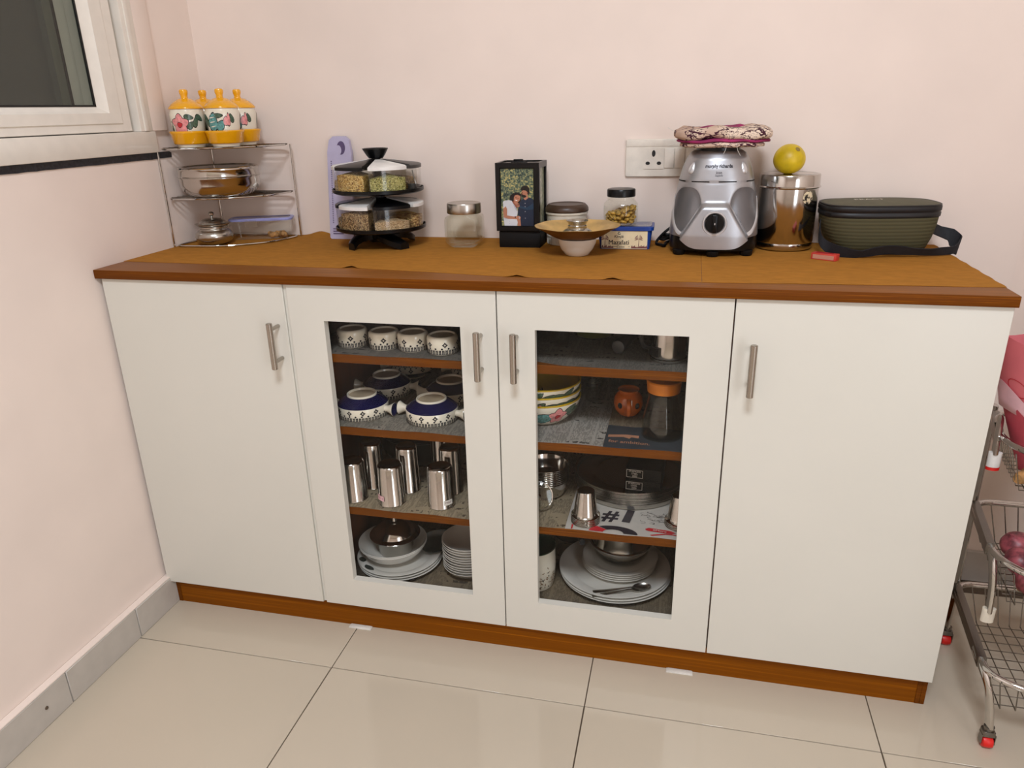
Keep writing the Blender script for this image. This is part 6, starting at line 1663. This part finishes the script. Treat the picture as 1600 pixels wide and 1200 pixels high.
# onions in the middle basket
OL = ('at the front left', 'behind the front left one', 'in the middle of the front', 'on top of the pile', 'at the back', 'at the right', 'at the right front')
ON = ((1.9335, 0.020, 0.0285), (1.942, 0.086, 0.030), (1.996, 0.010, 0.029), (1.962, 0.046, 0.027), (1.957, 0.150, 0.030), (2.015, 0.075, 0.031), (2.05, 0.015, 0.028))
def onion(loc, r, label, rot):
    o = thing('red_onion', label, 'onion', loc, 0, 'red onions in the middle basket'); o.rotation_euler = rot
    b = B(); pr = [(0, -0.90), (0.16, -0.90), (0.5, -0.78), (0.85, -0.45), (1.0, -0.02), (0.93, 0.36), (0.66, 0.66), (0.32, 0.82), (0.15, 0.90), (0.10, 1.02), (0.06, 1.10), (0, 1.09)]
    b.lathe([(a * r, c * r) for a, c in pr], 28); obj('bulb', b, 'onion_skin', o)
    b = B(); b.lathe([(0, -0.96 * r), (0.10 * r, -0.96 * r), (0.16 * r, -0.905 * r), (0, -0.90 * r)], 10); obj('root_end', b, 'stalk', o); return o
for i, (x, y, r) in enumerate(ON):
    z = 0.373 - 0.080 + 0.0015 + r * 0.97 + (0.043 if i == 3 else 0)
    onion((x, y, z), r, 'red onion in the middle basket, ' + OL[i], (0.5 * math.sin(i * 2.2), 0.6 * math.cos(i * 1.7), i))
# turmeric roots and crumpled paper in the top basket
for i, (x, y, rz, lb) in enumerate(((1.9165, 0.075, 0.6, 'knobbly root in the top basket, under the pink wrap, left'), (1.9555, 0.060, -0.4, 'knobbly root in the top basket, under the pink wrap, right'), (1.950, 0.125, 1.2, 'knobbly root in the top basket, behind the other two'))):
    b = B(); rng = random.Random(20 + i); rr2 = []
    for k_ in range(9):
        u = k_ / 8; r = 0.0135 * (0.55 + 0.45 * math.sin(PI * (0.1 + 0.85 * u))) * (1 + 0.14 * math.sin(k_ * 2.4 + i))
        rr2.append([((u - 0.5) * 0.068, r * math.cos(a), r * math.sin(a) + 0.003 * math.sin(u * 4)) for a in [2 * PI * j / 14 for j in range(14)]])
    b.rings(rr2); b.ball((0.010, 0.012, 0.004), 0.0085, 12, 8)
    tag(obj('ginger_root', b, 'ginger', None, (x, y, 0.502 + 0.0165), (0, 0, rz)), lb, 'ginger', 'roots in the top basket')
# pink wrapped bouquet paper
t = thing('gift_wrap', 'pink paper gift wrap cone with pale ribbon, standing in the top basket of the trolley', 'wrapping', (1.9270, 0.122, 0.5050))
def cone_sheet(name, a0, a1, z0, z1, r0, r1, mat, par, th=0.0012, n=26, wav=0.0, tilt=(0.0, 0.0), sl=0.0, full=False):
    b = B(); rr2 = []
    for off in (0.0, th):
        for z in ((0, 0.33, 0.66, 1) if off == 0 else (1, 0.66, 0.33, 0)):
            ring = []
            for k_ in range(n + 1):
                a = a0 + (a1 - a0) * k_ / n
                r = (r0 + (r1 - r0) * z + off) * (1 + wav * math.sin(3 * a + 2 * z)); zz_ = z0 + (z1 - z0) * z + (0.02 * math.sin(2.0 * a + 1) * z)
                zz_ -= sl * (1.0 if full else z) * r * math.cos(a)
                ring.append((r * math.cos(a) + tilt[0] * zz_, 0.72 * r * math.sin(a) + tilt[1] * zz_, zz_))
            rr2.append(ring)
    rr2.append(rr2[0]); b.rings(rr2, False, False, closed=False)
    return obj(name, b, mat, par, sharp=60)
TL = (-0.12, 0.0)
cone_sheet('wrap_sheet', 0, 2 * PI, 0.006, 0.275, 0.008, 0.090, 'pink_paper', t, wav=0.04, tilt=TL)
cone_sheet('front_flap', PI * 0.96, PI * 2.04, 0.004, 0.118, 0.011, 0.0530, 'pink_dark', t, wav=0.04, tilt=TL, sl=0.45)
cone_sheet('ribbon', PI * 0.96, PI * 2.04, 0.112, 0.146, 0.0515, 0.0620, 'pink_ribbon', t, wav=0.04, tilt=TL, sl=0.45, full=True)
def onwrap(z0, z1, r0, r1, sl, full, a, zf, e):
    r = r0 + (r1 - r0) * zf + e; k_ = 1 + 0.04 * math.sin(3 * a + 2 * zf)
    zz_ = z0 + (z1 - z0) * zf + 0.02 * math.sin(2 * a + 1) * zf; r *= k_
    zz_ -= sl * (1.0 if full else zf) * r * math.cos(a)
    return (r * math.cos(a) + TL[0] * zz_, 0.72 * r * math.sin(a), zz_)
b = B()
fl_ = lambda u, v: onwrap(0.004, 0.118, 0.011, 0.053, 0.45, False, PI * 1.5 + 0.25 + u / 0.036, 0.60 + v / 0.114, 0.0022)
for i, tx in enumerate(('Flowers are', 'beautiful, as', 'and fragrant', 'as love', 'always')): put_text(b, tx, 0.0075, lambda u, v, i=i: fl_(u, 0.012 - i * 0.0078 + v))
b.fan([fl_(x, y) for x, y in ((-0.006, 0.019), (0.0, 0.022), (0.006, 0.020), (0.001, 0.024))])
obj('printed_lines', b, 'ink', t, recalc=False)
oncone = lambda u, v: onwrap(0.006, 0.275, 0.008, 0.090, 0, False, PI * 1.5 + u / 0.055, 0.62 + v / 0.269, 0.0022)
b = B()
for cx_, cz_, R_ in ((-0.036, 0.006, 0.017), (0.000, 0.004, 0.024), (0.004, 0.000, 0.014)):
    n = 26
    for k_ in range(n - 3):
        a, a2 = 2 * PI * k_ / n, 2 * PI * (k_ + 1) / n
        b.fan([oncone(cx_ + rr_ * math.cos(q), cz_ + rr_ * math.sin(q)) for rr_, q in ((R_, a), (R_, a2), (R_ - 0.0014, a2), (R_ - 0.0014, a))])
obj('printed_swirls', b, 'red_paint', t, recalc=False)
b = B(); b.fan([oncone(0.022 + 0.011 * math.cos(a), -0.014 + 0.006 * math.sin(a)) for a in [2 * PI * k_ / 14 for k_ in range(14)]]); obj('printed_leaf', b, 'teal_paint', t, recalc=False)
